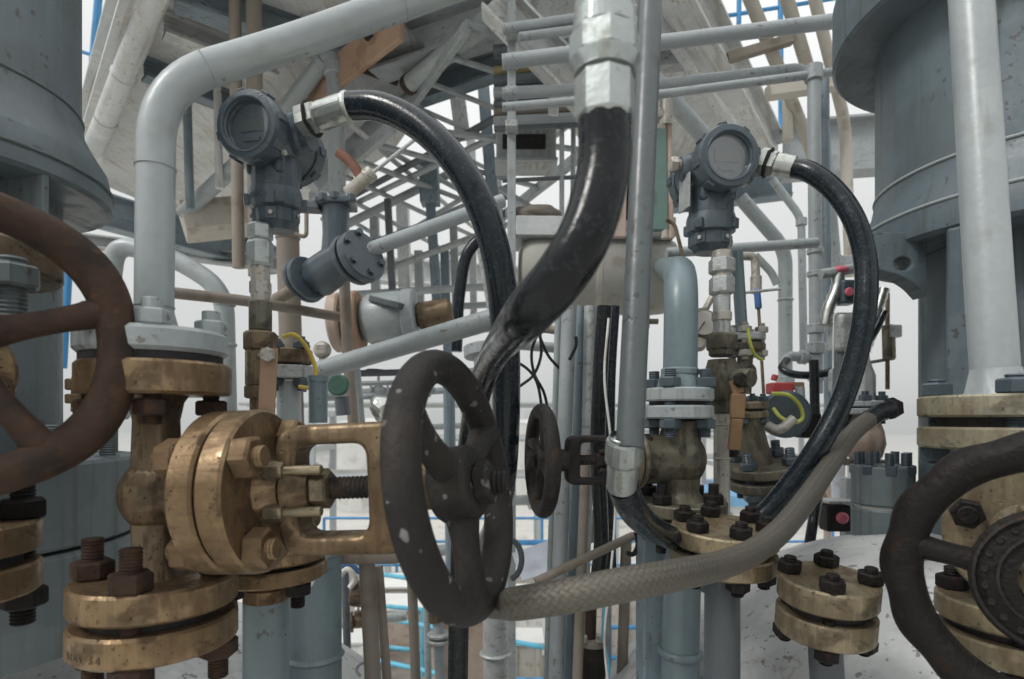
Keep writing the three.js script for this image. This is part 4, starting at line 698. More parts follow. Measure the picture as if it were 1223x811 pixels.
{ const o = pipe('lever_valve', 'small valve with rusty red lever and cream handle above the dark angle valve', 'valve', [[404, 182, 1.55], [422, 196, 1.55], [433, 216, 1.55]], 6, MT.redPipe, { bend: 2, parts: true, tube: 'lever' });
  part('handle', rod(at(414, 232, 1.52), at(440, 210, 1.52), 0.017, 18, 0.005), MT.cream, o); part('ferrule', rod(at(436, 213, 1.52), at(446, 205, 1.52), 0.020, 18, 0.004), MT.fitting, o); part('rod', rod(at(443, 208, 1.52), at(500, 163, 1.55), 0.005, 10), MT.galvDull, o); }
{ // cable trays in the upper right of the left half: two ladders at different heights
  const ladder = (label, A, B, C, D, n, w, mat) => { const o = thing('cable_tray', label, 'cable tray'); const L = (u) => A.clone().lerp(B, u), R = (u) => C.clone().lerp(D, u);
    part('side_rail', bar(A, B, w, w * 1.8), mat, o); part('side_rail', bar(C, D, w, w * 1.8), mat, o); for (let i = 0; i <= n; i++) part('rung', bar(L(i / n), R(i / n), w * 0.9, w * 0.6), mat, o); return o; };
  ladder('grey cable tray ladder behind the left black hose', onP(372, 236, 1.05), onP(470, 150, 1.05), onP(520, 322, 1.05), onP(700, 180, 1.05), 5, 0.026, MT.steel);
  ladder('upper grey cable tray ladder at the top right of the left half', onP(475, 150, 1.22), onP(560, 30, 1.22), onP(600, 210, 1.22), onP(760, 80, 1.22), 4, 0.022, MT.pipe);
  const run = (label, a, b, r, m) => single('cable_conduit', label, 'conduit', rod(a, b, r, 12), m);
  run('grey conduit lying along the tray nearest the dark angle valve', onP(385, 262, 1.07), onP(640, 140, 1.07), 0.013, MT.pipe); run('dark conduit lying in the middle of the left cable tray', onP(400, 246, 1.09), onP(640, 115, 1.09), 0.014, MT.steelDark);
  run('pale conduit lying on the far side of the left cable tray', onP(450, 300, 1.09), onP(660, 170, 1.09), 0.013, MT.galvDull); run('thin pale conduit crossing just under the left black hose', onP(420, 150, 1.15), onP(590, 292, 1.15), 0.012, MT.beam);
  run('grey conduit crossing the tray below the hose crown', onP(455, 175, 1.12), onP(590, 250, 1.12), 0.012, MT.pipe); run('lowest thin conduit crossing behind the leaning valve pipe', onP(430, 300, 1.0), onP(610, 222, 1.0), 0.014, MT.steel);
}
{ const o = thing('steel_post', 'pale square steel post carrying the clamped pipe ends between the two transmitters', 'post'); part('shaft', bar(at(611, -80, 1.66), at(611, 1000, 1.66), pm(10, 1.66), pm(10, 1.66), V(0, 0, 1), 0.002), MT.pipe, o); for (const y of [40, 74, 112, 152]) part('clamp', box(at(611, y, 1.63), 0.034, 0.018, 0.05, null, 0.002), MT.galvDull, o); }
const post = (name, label, a, b, r, m, o) => single(name, label, 'post', bar(at(...a), at(...b), pm(r * 2, a[2]), pm(r * 2, a[2]), V(0, 0, 1), 0.004), m);
post('steel_post', 'blue grey steel post with wide upper plate under the hose crown', [512, 192, 2.7], [514, 244, 2.7], 11, MT.steelBlue); post('steel_post', 'slim blue grey post right of the dark angle valve', [514, 240, 2.72], [524, 392, 2.72], 5.5, MT.steelBlue);
post('steel_post', 'thin dark post between the dark angle valve and its leaning pipe', [463, 238, 2.6], [470, 375, 2.6], 4, MT.steelDark); post('steel_post', 'pale short post in the haze behind the tray', [481, 245, 3.4], [484, 345, 3.4], 7, MT.beam);
post('steel_post', 'pale slanted flange post near the top of the black hose', [541, 74, 2.5], [553, 165, 2.5], 9, MT.beam); post('steel_post', 'blue grey post at the upper right of the black hose', [577, 100, 2.5], [591, 270, 2.5], 7, MT.steelBlue);
post('steel_post', 'thin grey post behind the small arched hose', [541, 255, 2.9], [546, 400, 2.9], 4.5, MT.steel); post('steel_post', 'pale post right of the small arched hose', [592, 190, 3.0], [597, 300, 3.0], 6, MT.pipe);
for (const [l, a, b, r, m] of [['pale haze softened post left of the thin dark post behind the angle valve', [447, 250, 3.2], [450, 400, 3.2], 5, MT.pipe], ['blue grey post standing left of the small arched hose', [531, 300, 2.8], [535, 430, 2.8], 5, MT.steelBlue], ['slim pale post inside the span of the small arched hose', [565, 300, 3.0], [566, 400, 3.0], 4, MT.beam], ['grey post behind the brown pipe end of the grey ball valve', [500, 300, 3.1], [503, 420, 3.1], 5, MT.steel], ['pale post far right of the tray under the black hose', [562, 160, 3.2], [566, 262, 3.2], 5, MT.pipe]]) post('steel_post', l, a, b, r, m);
for (const [l, x0, y0, x1, y1, d, r, m] of [['grey scaffold tube crossing level behind the grey ball valve', 420, 352, 620, 340, 2.6, 4.5, MT.steel], ['pale scaffold tube crossing above the diagonal pipe', 430, 372, 620, 362, 2.9, 4, MT.pipe], ['thin scaffold tube sloping under the leaning valve pipe', 440, 330, 606, 268, 2.7, 4, MT.galvDull], ['dark scaffold tube crossing below the cable tray', 420, 300, 610, 232, 2.5, 4.5, MT.steelDark], ['pale scaffold tube crossing behind the top of the thin dark post', 400, 275, 560, 196, 2.8, 5, MT.steel], ['grey scaffold tube seen through the spotted handwheel', 470, 470, 606, 462, 2.2, 4, MT.steel], ['second scaffold tube seen through the spotted handwheel', 470, 512, 606, 506, 2.4, 3.5, MT.pipe]]) pipe('scaffold_tube', l, 'tube', [[x0, y0, d], [x1, y1, d]], r, m);
pipe('standing_pipe', 'grey vertical pipe seen through the opening of the spotted handwheel', 'pipe', [[536, 440, 1.9], [540, 760, 1.9]], 7, MT.steelBlue); pipe('standing_pipe', 'pale vertical pipe seen right of the handwheel hub', 'pipe', [[562, 440, 2.0], [568, 800, 2.0]], 6, MT.galvDull);
{ // dark angle valve
  const d = 1.28, o = thing('angle_valve', 'dark blue grey valve with two round flanged ends on the leaning pipe', 'valve'), L = at(376, 330, d), R = at(430, 308, d - 0.05), ax = at(440, 300, d - 0.03).sub(at(376, 330, d)).add(V(0, 0, 0.06)).normalize();
  part('body', [lat([[0, -0.05], [0.036, -0.05], [0.044, -0.02], [0.042, 0.03], [0.034, 0.09], [0, 0.09]], at(388, 326, d), ax, 32, null, 0.8), lat([[0.030, 0], [0.027, 0.05], [0.030, 0.115], [0, 0.115]], at(400, 308, d), V(0.02, 1, 0), 28, null, 0.6)], MT.dark, o);
  part('end_flange', lat(disc(0.050, 0.012, 0.003), at(366, 334, d), ax, 40), MT.dark, o); part('end_flange', lat(disc(0.052, 0.010, 0.003), at(362, 336, d + 0.01), ax, 40), MT.dark, o);
  part('end_flange', lat(disc(0.055, 0.013, 0.003), at(420, 312, d - 0.06), ax, 40), MT.dark, o); part('end_flange', lat(disc(0.055, 0.02, 0.003), at(428, 309, d - 0.075), ax, 40), MT.dark, o);
  ringOf(at(420, 312, d - 0.06), ax, 0.043, 6, 0.4, (p) => part('nut', hex(0.008, 0.008, p.addScaledVector(ax, 0.042), ax), MT.dark, o));
  part('top_plate', box(at(402, 244, d), 0.075, 0.014, 0.07, null, 0.003), MT.dark, o); for (const [x, y] of [[386, 240], [420, 241], [400, 238]]) part('nut', hex(0.010, 0.016, at(x, y, d - 0.03), UP), MT.dark, o);
  part('link_bar', bar(at(348, 246, d), at(384, 248, d), 0.04, 0.018, UP), MT.steelDark, o);
}
pipe('leaning_pipe', 'grey pipe leaning up to the right from the dark angle valve', 'pipe', [[438, 300, 1.22], [600, 240, 1.34]], 9, MT.steel, { group: undefined }); pipe('leaning_pipe', 'brown grey pipe entering the dark angle valve from lower left', 'pipe', [[322, 362, 1.35], [364, 338, 1.3]], 7, MT.brownPipe);
pipe('cross_pipe', 'brown grey pipe crossing behind the left fittings towards the grey ball valve', 'pipe', [[200, 349, 1.15], [300, 360, 1.25], [412, 380, 1.42]], 7, MT.brownPipe, { bend: 4 });
pipe('goose_neck_pipe', 'grey goose neck pipe dropping behind the upper flange of the bronze valve', 'pipe', [[132, 336, 1.4], [138, 292, 1.4], [205, 306, 1.4], [268, 346, 1.4], [272, 520, 1.4]], 11, MT.pipe, { bend: 3, collars: [[3, 0.1, 1.12, 0.5], [3, 0.38, 1.15, 0.4]] });
{ // grey ball valve behind
  const d = 1.55, o = thing('ball_valve', 'big grey ball valve with an orange brown flange right of the brown riser', 'valve'), a = at(398, 386, d), b = at(498, 378, d), A = b.clone().sub(a), n = A.clone().normalize(), q = (t) => a.clone().addScaledVector(A, t);
  part('flange', lat(disc(0.078, 0.03, 0.005), q(0), n, 36), MT.pinkish, o); part('flange', lat(disc(0.080, 0.026, 0.005), q(0.22), n, 36), MT.orangeRust, o); part('body', lat([[0.05, 0], [0.068, 0.02], [0.07, 0.10], [0.055, 0.13], [0, 0.13]], q(0.36), n, 36, null, 0.8), MT.pipe, o); part('flange', lat(disc(0.074, 0.035, 0.005), q(0.84), n, 36), MT.steel, o);
  part('lever', bar(at(444, 357, d - 0.05), at(480, 366, d - 0.08), 0.03, 0.016), MT.steelDark, o); ringOf(q(0.13), n, 0.062, 6, 0.3, (p) => part('nut', hex(0.012, 0.02, p, n), MT.bodyBrown, o)); part('pipe_end', rod(q(1.0), at(540, 372, d), 0.036, 20, 0.008), MT.bodyBrown, o);
}
pipe('diagonal_pipe', 'pale diagonal pipe rising to the right behind the top of the spotted handwheel', 'pipe', [[376, 444, 1.12], [470, 416, 1.05], [640, 366, 0.94]], 11, MT.pipe, { bend: 8 });
pipe('brown_riser', 'slender brown riser pipe in front of the grey ball valve', 'pipe', [[410, 236, 1.38], [412, 380, 1.38], [423, 520, 1.38]], 6.5, MT.brownPipe, { bend: 10 });
pipe('brown_riser', 'pale companion riser just right of the slender brown riser', 'pipe', [[424, 420, 1.42], [433, 520, 1.42]], 4.5, MT.pipe);
single('pressure_gauge', 'small grey ball shaped gauge right of the yellow wire loop', 'gauge', [lat(Array.from({ length: 15 }, (_, i) => { const a = -Math.PI / 2 + i / 14 * Math.PI; return [0.018 * Math.cos(a), 0.018 * Math.sin(a)]; }), at(385, 418, 1.2), UP, 24, null, 1.2), rod(at(385, 428, 1.2), at(385, 460, 1.2), 0.007, 12)], MT.fitting);
{ const o = thing('pressure_gauge', 'dark green round gauge beside the pale diagonal pipe', 'gauge'); part('case', lat(disc(0.024, 0.022, 0.004), at(405, 460, 1.3), V(0.1, 0, 1), 30), MT.green, o); part('stem', rod(at(408, 474, 1.3), at(410, 496, 1.3), 0.016, 14), MT.steelDark, o); }
single('capped_stub', 'short grey capped stub pipe above the left end of the yoke', 'pipe', lat([[0, 0], [0.013, 0], [0.0135, 0.06], [0.015, 0.06], [0.015, 0.068], [0, 0.068]], at(380, 505, 0.85), UP, 24), MT.pipeBlue);
{ // flange with the yellow loop beside the left fittings
  const d = 0.98, o = thing('small_flange', 'small grey flange pair with a yellow wire loop behind the left ball valve', 'flange'); flanges(o, at(345, 436, d), UP, { R: pm(27, d), t: 0.024, t2: 0.022, gap: 0.003, mats: [MT.bodyBrown, MT.galvDull], k: 4, phase: 0.5, br: 0.007, nut: 0.013, stick: 0.008, studMat: MT.dark }); part('tube', rod(at(345, 456, d), at(346, 560, d), pm(14, d), 22), MT.pipe, o);
  single('earth_wire', 'yellow wire loop hanging from the small flange on the left', 'wire', sweep(curve(pxs([[338, 402, d - 0.05], [352, 400, d - 0.06], [368, 418, d - 0.06], [377, 444, d - 0.06], [372, 462, d - 0.06], [358, 462, d - 0.05]]), 40), 0.0034, 10), MT.yellow); }
for (const [l, x0, y0, x1, y1, d, r, m] of [['topmost thin dark tube left of the spotted handwheel', 428, 446, 520, 444, 1.6, 4, MT.steelDark], ['second thin pale tube left of the spotted handwheel', 430, 458, 520, 456, 1.7, 3, MT.pipe], ['lowest thin tube above the yoke', 430, 474, 520, 466, 1.6, 3.5, MT.steel]]) pipe('thin_tube', l, 'pipe', [[x0, y0, d], [x1, y1, d]], r, m);
single('foil_bundle', 'crumpled silver foil wrapped knob above the yoke corner', 'foil', (() => { const g = new THREE.IcosahedronGeometry(0.014, 3), p = g.attributes.position; for (let i = 0; i < p.count; i++) { const x = p.getX(i), y = p.getY(i), z = p.getZ(i), k = 0.72 + 0.75 * fbm(x * 20 + 0.5, y * 20 + z * 9 + 0.5, 3, 3, 1400); p.setXYZ(i, x * k * 0.9, y * k * 1.1, z * k); } g.computeVertexNormals(); return boxUV(g).translate(...at(456, 488, 0.62).toArray()); })(), MT.chrome);
pipe('arched_hose', 'small dark blue hose arching behind the end of the left black hose', 'hose', [[545, 420, 1.7], [549, 350, 1.7], [560, 300, 1.7], [580, 284, 1.7], [592, 300, 1.7], [598, 340, 1.7], [604, 420, 1.7]], 7, MT.rubberBlue, { smooth: true });
pipe('bundled_conduit', 'left pale conduit leaning inside the small arched hose', 'conduit', [[573, 298, 1.8], [588, 380, 1.8]], 4, MT.galvDull); pipe('bundled_conduit', 'right pale conduit leaning inside the small arched hose', 'conduit', [[581, 296, 1.82], [597, 380, 1.82]], 4, MT.beam);
pipe('support_column', 'pale round column leaning behind the right rim of the spotted handwheel', 'column', [[576, 415, 1.25], [600, 640, 1.2]], 12, MT.beam, { collars: [[0, 0.02, 1.9, 1.2, MT.pipe]] });
function smallValve(label, x, y, d, k, mat, wm) {                // little background valve: body, two end flanges, stem, handwheel
  const o = thing('small_valve', label, 'valve'), c = at(x, y, d), h = V(1, 0.05, -0.2).normalize();
  part('body', [lat([[0, -k], [k * 0.8, -k], [k, -k * 0.3], [k, k * 0.3], [k * 0.8, k], [0, k]], c, h, 24, null, 1), lat([[k * 0.7, 0], [k * 0.55, k * 1.2], [k * 0.7, k * 1.4], [0, k * 1.5]], c, UP, 20, null, 0.8)], mat, o);
  for (const e of [-1, 1]) part('flange', lat(disc(k * 1.5, k * 0.35, 0.002), c.clone().addScaledVector(h, e * k * 1.1), h, 28), mat, o);
  part('stem', rod(c.clone().add(V(0, k * 1.4, 0)), c.clone().add(V(0, k * 3.2, 0)), k * 0.2, 12), MT.fitting, o);
  handwheel(o, c.clone().add(V(0, k * 3.0, 0)), V(0.1, 1, 0.15).normalize(), { R: k * 1.5, t: k * 0.2, spokes: 4, spin: 0.3, hubR: k * 0.4, hubL: k * 0.4, sr: k * 0.14, mat: wm });
  part('run_pipe', rod(c.clone().addScaledVector(h, -k * 7), c.clone().addScaledVector(h, k * 7), k * 0.75, 16), MT.pipe, o);
}
smallValve('small grey valve with dark wheel seen just above the yoke in the background', 452, 470, 1.9, 0.024, MT.pipe, MT.iron);
smallValve('small brown valve on a pale pipe low between the standing pipes under the yoke', 428, 742, 1.9, 0.022, MT.bodyBrown, MT.red);
smallValve('small blue grey valve seen through the opening of the spotted handwheel', 552, 655, 2.2, 0.028, MT.steelBlue, MT.iron);
smallValve('small grey valve with a blue wheel behind the narrow dark handwheel', 640, 596, 2.6, 0.03, MT.galvDull, MT.blue);
pipe('standing_pipe', 'thin pale pipe standing between the slim brown pipe and the clamp flange pipe', 'pipe', [[507, 640, 1.6], [514, 900, 1.6]], 4, MT.pipe); pipe('standing_pipe', 'thin dark pipe at the left of the olive standing pipe', 'pipe', [[412, 676, 1.5], [418, 900, 1.5]], 4.5, MT.steelDark);
// under the yoke
pipe('cross_pipe', 'brown horizontal pipe with a turned down end under the yoke', 'pipe', [[385, 664, 0.98], [462, 664, 0.98], [476, 664, 0.98], [476, 648, 0.99]], 9.5, MT.brownPipe, { bend: 2.2, collars: [[0, 0.55, 1.08, 0.4]] });
pipe('standing_pipe', 'olive brown standing pipe directly below the yoke', 'pipe', [[438, 672, 1.0], [450, 900, 1.0]], 9.5, MT.tan); pipe('standing_pipe', 'thin brown standing pipe right of the olive one below the yoke', 'pipe', [[452, 676, 1.04], [469, 900, 1.04]], 5.5, MT.brownPipe);
pipe('standing_pipe', 'slim grey brown standing pipe left of the lower rim of the spotted handwheel', 'pipe', [[486, 540, 1.2], [500, 900, 1.2]], 6, MT.tan);
{ const o = pipe('standing_pipe', 'grey pipe with a small clamp flange below the lower rim of the spotted handwheel', 'pipe', [[521, 700, 1.3], [530, 900, 1.3]], 6.5, MT.steel, { parts: true }); for (const y of [760, 767]) part('flange', lat(disc(pm(14, 1.3), 0.008, 0.002), at(524, y, 1.3), UP, 24), MT.galvDull, o); part('coupling', rod(at(521, 742, 1.3), at(519, 722, 1.3), pm(9, 1.3), 18), MT.bodyBrown, o); }
single('box_column', 'pinkish brown square column below the spotted handwheel', 'column', bar(at(552, 728, 1.7), at(558, 940, 1.7), 0.14, 0.14, V(0, 0, 1)), MT.pinkish);
pipe('support_column', 'grey round column at the foot of the spotted handwheel', 'column', [[590, 640, 1.5], [594, 920, 1.5]], 15, MT.galvDull, { collars: [[0, 0.5, 1.3, 0.3]] });
pipe('white_strap', 'loop of white strap behind the bronze nozzle flange', 'strap', [[352, 712, 0.78], [366, 704, 0.78], [375, 686, 0.78], [372, 668, 0.78]], 3, MT.white, { smooth: true, n: 20 });
{ const o = thing('hose_reel', 'brown round fitting with blue and white straps left of the olive standing pipe', 'fitting'); part('coupling', rod(at(420, 708, 1.2), at(436, 710, 1.2), 0.026, 22, 0.004), MT.bodyBrown, o); part('strap', sweep(curve(pxs([[404, 690, 1.2], [416, 680, 1.18], [424, 692, 1.18], [418, 702, 1.18]]), 20), 0.006, 8), MT.white, o); part('strap', sweep(curve(pxs([[402, 680, 1.22], [416, 674, 1.2], [430, 684, 1.2]]), 16), 0.006, 8), MT.blueGrip, o); }
pipe('wire_ring', 'thin grey wire ring at the foot of the olive standing pipe', 'wire', [[430, 808, 1.0], [426, 800, 1.0], [432, 792, 1.0], [442, 794, 1.0], [444, 806, 1.0]], 1.8, MT.galvDull, { smooth: true, n: 24 });
pipe('vent_pipe', 'grey pipe stub with a flange in the gap beside the rusty handwheel rim', 'pipe', [[100, 500, 0.9], [150, 492, 0.9]], 9, MT.steel);
single('rod_end', 'small brass nut stack left of the upper bronze valve flange', 'nut', [hex(0.010, 0.012, at(91, 466, 0.62), UP), hex(0.010, 0.010, at(91, 482, 0.62), UP), rod(at(91, 492, 0.62), at(92, 450, 0.62), 0.005, 12)], MT.brass);

// ------------------------------------------------------------------ right background pipework
{ const d = 1.75, o = thing('horizontal_vessel', 'pale beige horizontal vessel with a rim tray behind the foreground hose', 'vessel'), a = at(618, 330, d), b = at(806, 330, d);
  const A = b.clone().sub(a), r = pm(46, d), Lh = A.length(); part('shell', lat([[0, 0], [r * 0.6, 0.003], [r * 0.86, 0.014], [r * 0.97, 0.034], [r, 0.06], [r, Lh - 0.07], [r * 0.97, Lh - 0.035], [r * 0.86, Lh - 0.012], [r * 0.6, Lh], [0, Lh + 0.004]], a, A, 48, null, 0.6), MT.cream.clone(), o); o.children[0].material.color.setRGB(0.33, 0.325, 0.295);
  part('rim_tray', bar(at(616, 280, d - 0.02), at(798, 282, d - 0.02), 0.17, pm(22, d), V(0, 1, 0)), MT.beam, o); part('weld_band', lat(disc(r * 1.015, 0.02, 0.003), at(706, 330, d), A, 48), MT.cream, o); part('drain_stub', [rod(at(770, 372, d - 0.05), at(770, 392, d - 0.05), 0.014, 16), rod(at(770, 384, d - 0.05), at(786, 384, d - 0.05), 0.008, 12)], MT.bodyGrey, o); }
{ const o = thing('level_gauge', 'tall green sight gauge with cream conduit frame on the pale vessel', 'gauge'), d = 1.55; part('panel', bar(at(778, 155, d), at(780, 276, d), 0.075, 0.02, V(0, 0, 1)), MT.greenGauge, o); part('frame', rod(at(791, 135, d), at(794, 285, d), 0.010, 16), MT.cream, o); part('frame', rod(at(799, 135, d), at(801, 285, d), 0.008, 16), MT.pinkish, o); part('elbow', [rod(at(775, 138, d), at(797, 138, d), 0.014, 16), rod(at(796, 120, d), at(796, 150, d), 0.016, 16)], MT.fitting, o); part('side_panel', bar(at(741, 180, d + 0.02), at(739, 284, d + 0.02), 0.035, 0.02, V(0, 0, 1)), MT.pinkish, o); part('slot', bar(at(752, 170, d + 0.03), at(752, 262, d + 0.03), 0.02, 0.02, V(0, 0, 1)), MT.black, o); }
pipe('overhead_pipe', 'upper grey horizontal pipe crossing in front of the white channel beam', 'pipe', [[600, 74, 1.5], [1040, 20, 1.5]], 8.5, MT.steel);
pipe('overhead_pipe', 'middle grey horizontal pipe meeting the vertical conduit at a tee', 'pipe', [[600, 112, 1.55], [790, 101, 1.55], [955, 82, 1.55], [972, 96, 1.55]], 6.5, MT.steel, { bend: 2 });
pipe('overhead_pipe', 'lower slim horizontal pipe just under the tee of the vertical conduit', 'pipe', [[600, 128, 1.5], [795, 112, 1.5], [1040, 80, 1.5]], 5, MT.steel);
pipe('vertical_conduit', 'grey vertical conduit with couplings rising to a tee in the right half', 'conduit', [[972, 84, 1.5], [975, 470, 1.5]], 7.5, MT.steel, { collars: [[0, 0.01, 1.35, 2.4], [0, 0.56, 1.25, 0.9], [0, 0.63, 1.25, 0.9], [0, 0.8, 1.3, 1.5], [0, 0.86, 1.4, 1.8], [0, 0.95, 1.3, 1]] });
pipe('vertical_conduit', 'slim blue grey conduit just right of the coupled conduit', 'conduit', [[985, 95, 1.6], [990, 520, 1.6]], 5, MT.steelBlue); pipe('vertical_conduit', 'brownish slim conduit between the coupled conduit and the insulated drop pipe', 'conduit', [[987, 170, 1.7], [1001, 330, 1.7]], 5, MT.steel);
for (const [l, pts, r] of [['leftmost insulated pale diagonal pipe at the top of the right half', [[884, -30, 2.1], [930, 82, 2.3], [972, 186, 2.5], [976, 240, 2.5]], 8], ['second insulated pale diagonal pipe', [[931, -30, 2.1], [968, 92, 2.3]], 8], ['third insulated pale pipe bending into a long vertical drop beside the column', [[966, -30, 2.1], [1009, 146, 2.3], [1016, 330, 2.3]], 7], ['short insulated pale pipe beside the blue post', [[940, 100, 2.4], [941, 168, 2.4]], 6]]) pipe('insulated_pipe', l, 'pipe', pts, r, MT.cream, { bend: 3 });
single('timber_bracket', 'upper pale timber bracket across the insulated pipes', 'bracket', bar(at(868, 70, 2.2), at(946, 47, 2.2), 0.034, 0.034), MT.tan); single('timber_bracket', 'wider pale timber bracket holding the insulated pipes near the vertical conduit', 'bracket', bar(at(917, 110, 2.2), at(1010, 97, 2.2), 0.05, 0.05), MT.cream);
pipe('support_pipe', 'thick pale pipe sloping down behind the right transmitter head', 'pipe', [[752, 62, 1.9], [848, 172, 2.1]], 11, MT.pipe); pipe('support_pipe', 'pale edge pipe sloping along the right platform underside', 'pipe', [[760, -10, 2.0], [805, 50, 2.1], [892, 178, 2.4]], 8, MT.beam, { bend: 6 });
pipe('sloping_pipe', 'grey pipe sloping down right of the right transmitter neck then dropping straight', 'pipe', [[884, 236, 1.7], [938, 298, 1.7], [938, 470, 1.7]], 8, MT.pipe, { bend: 2.5, collars: [[1, 0.35, 1.15, 0.4], [1, 0.92, 1.3, 1.6]] });
pipe('thin_pipe', 'thin pale pipe dropping from the beam between the hose and the sloping pipe', 'pipe', [[922, 214, 1.9], [957, 260, 1.9], [960, 430, 1.9]], 4.5, MT.pipe, { bend: 3, collars: [[1, 0.03, 1.4, 2]] });
pipe('cross_pipe', 'horizontal grey pipe running behind the right transmitter sensor', 'pipe', [[796, 302, 1.35], [976, 290, 1.35]], 6, MT.steel);
{ const o = pipe('sample_pipe', 'short pale elbow pipe with a blue gripped valve right of the fittings', 'pipe', [[886, 306, 1.25], [902, 306, 1.25], [903, 348, 1.25]], 5, MT.fitting, { bend: 2, parts: true }); part('coupling', rod(at(903, 350, 1.25), at(903, 330, 1.25), pm(6.5, 1.25), 16), MT.fitting, o); part('grip', rod(at(904, 345, 1.22), at(906, 369, 1.22), pm(4, 1.22), 14, 0.002), MT.blueGrip, o); part('rod', rod(at(906, 368, 1.22), at(912, 470, 1.2), 0.0032, 10), MT.bodyBrown, o); }
pipe('sample_pipe', 'small pale pipe curving down to the grey drop pipe right of the blue grip', 'pipe', [[902, 305, 1.3], [922, 326, 1.3], [928, 340, 1.3]], 4.5, MT.pipe, { bend: 3 });
pipe('thin_tube', 'thin bent tube right of the right transmitter fittings', 'pipe', [[884, 420, 1.1], [885, 350, 1.1], [932, 345, 1.1]], 1.8, MT.galvDull, { bend: 4 });
pipe('thin_tube', 'thin dark tube hanging left of the right transmitter with a brass tip', 'pipe', [[796, 262, 1.3], [806, 268, 1.3], [828, 356, 1.3]], 2.2, MT.bodyBrown, { bend: 3 });
{ const d = 1.2, o = thing('pressure_gauge', 'cream dial pressure gauge between the elbow pipe and the right fittings', 'gauge'); part('case', lat(disc(pm(17, d), 0.03, 0.004), at(838, 390, d), V(-0.15, 0.05, 1), 32), MT.bodyGrey, o); part('dial', lat(disc(pm(14, d), 0.003, 0.0006), at(838, 390, d).add(V(-0.004, 0.002, 0.030)), V(-0.15, 0.05, 1), 32), MT.dial, o); part('pointer', bar(at(834, 396, d - 0.035), at(842, 384, d - 0.035), 0.0018, 0.0012, V(0, 0, 1), 0.0003), MT.black, o); part('stem', [rod(at(840, 374, d), at(852, 352, d), pm(4, d), 14), rod(at(840, 376, d), at(839, 368, d), pm(6, d), 16)], MT.fitting, o); part('lower_coupling', lat(disc(pm(9, d), 0.02, 0.006), at(834, 412, d - 0.01), V(-0.2, 0.1, 1), 20), MT.cream, o); }
{ const d = 1.02, o = thing('small_flange', 'small grey flange pair with a lime wire right of the right fittings', 'flange'); flanges(o, at(892, 409, d), UP, { R: pm(21, d), t: 0.013, gap: 0.004, mats: [MT.galvDull, MT.bodyGrey], k: 4, phase: 0.5, br: 0.006, nut: 0.011, stick: 0.006, studMat: MT.fitting }); part('tube', rod(at(890, 424, d), at(888, 470, d), pm(9, d), 18), MT.bodyGrey, o); part('upper_tube', rod(at(886, 396, d), at(880, 300, d), pm(7, d), 18), MT.pipeBlue, o); part('side_boss', rod(at(886, 446, d), at(900, 446, d), pm(12, d), 20, 0.004), MT.bodyGrey, o);
  single('earth_wire', 'lime wire hanging from the small flange on the right', 'wire', sweep(curve(pxs([[893, 392, d - 0.06], [896, 410, d - 0.06], [902, 424, d - 0.05], [910, 430, d - 0.04]]), 24), 0.0028, 8), MT.lime); }
{ const d = 1.0, o = thing('inclined_valve', 'grey brown inclined valve body standing on a wide tilted flange behind the orange lever', 'valve'), up = V(-0.03, 1, 0.06).normalize();
  flanges(o, at(893, 489, d), up, { R: pm(23, d), t: 0.012, gap: 0.004, mats: [MT.brassPale, MT.brassPale], k: 4, phase: 0.7, br: 0.005, nut: 0.009, stick: 0.004, studMat: MT.dark }); part('body', sweep(bent(pxs([[893, 500, d], [896, 520, d], [908, 560, d]]), 0.02), pm(17, d), 24), MT.bodyGrey, o); part('side_arm', sweep(bent(pxs([[912, 506, d], [930, 516, d], [948, 500, d]]), 0.03), pm(6, d), 14), MT.fitting, o);
  flanges(o, at(913, 566, d), V(-0.17, 1, 0.14).normalize(), { R: pm(43, d), t: 0.016, gap: 0.008, mats: [MT.bodyGrey, MT.bodyGrey], k: 4, phase: 0.9, br: 0.008, nut: 0.014, stick: 0.014, studMat: MT.dark }); part('foot', rod(at(916, 580, d), at(922, 640, d), pm(15, d), 20), MT.steelDark, o); }
{ const d = 1.15, o = thing('alarm_device', 'red topped device with a dark drum and yellow cable loop behind the hose', 'device'); part('red_cap', [box(at(931, 464, d), 0.042, 0.022, 0.035, null, 0.004), rod(at(924, 454, d), at(926, 448, d), 0.006, 12)], MT.red, o); part('bracket', box(at(949, 461, d), 0.026, 0.014, 0.03, null, 0.003), MT.orange, o); part('terminal', rod(at(955, 462, d - 0.02), at(956, 478, d - 0.02), 0.009, 14), MT.galvDull, o); part('drum', lat(disc(0.045, 0.05, 0.005), at(934, 495, d), V(-0.3, 0, 1), 32), MT.dark, o); part('rear_box', box(at(964, 508, d + 0.03), 0.04, 0.05, 0.04, null, 0.005), MT.black, o);
  part('cable', sweep(curve(pxs([[922, 470, d - 0.06], [942, 472, d - 0.08], [956, 486, d - 0.08], [958, 500, d - 0.08], [946, 505, d - 0.08], [932, 498, d - 0.07], [924, 488, d - 0.05]]), 48), 0.0035, 10), MT.lime, o); }
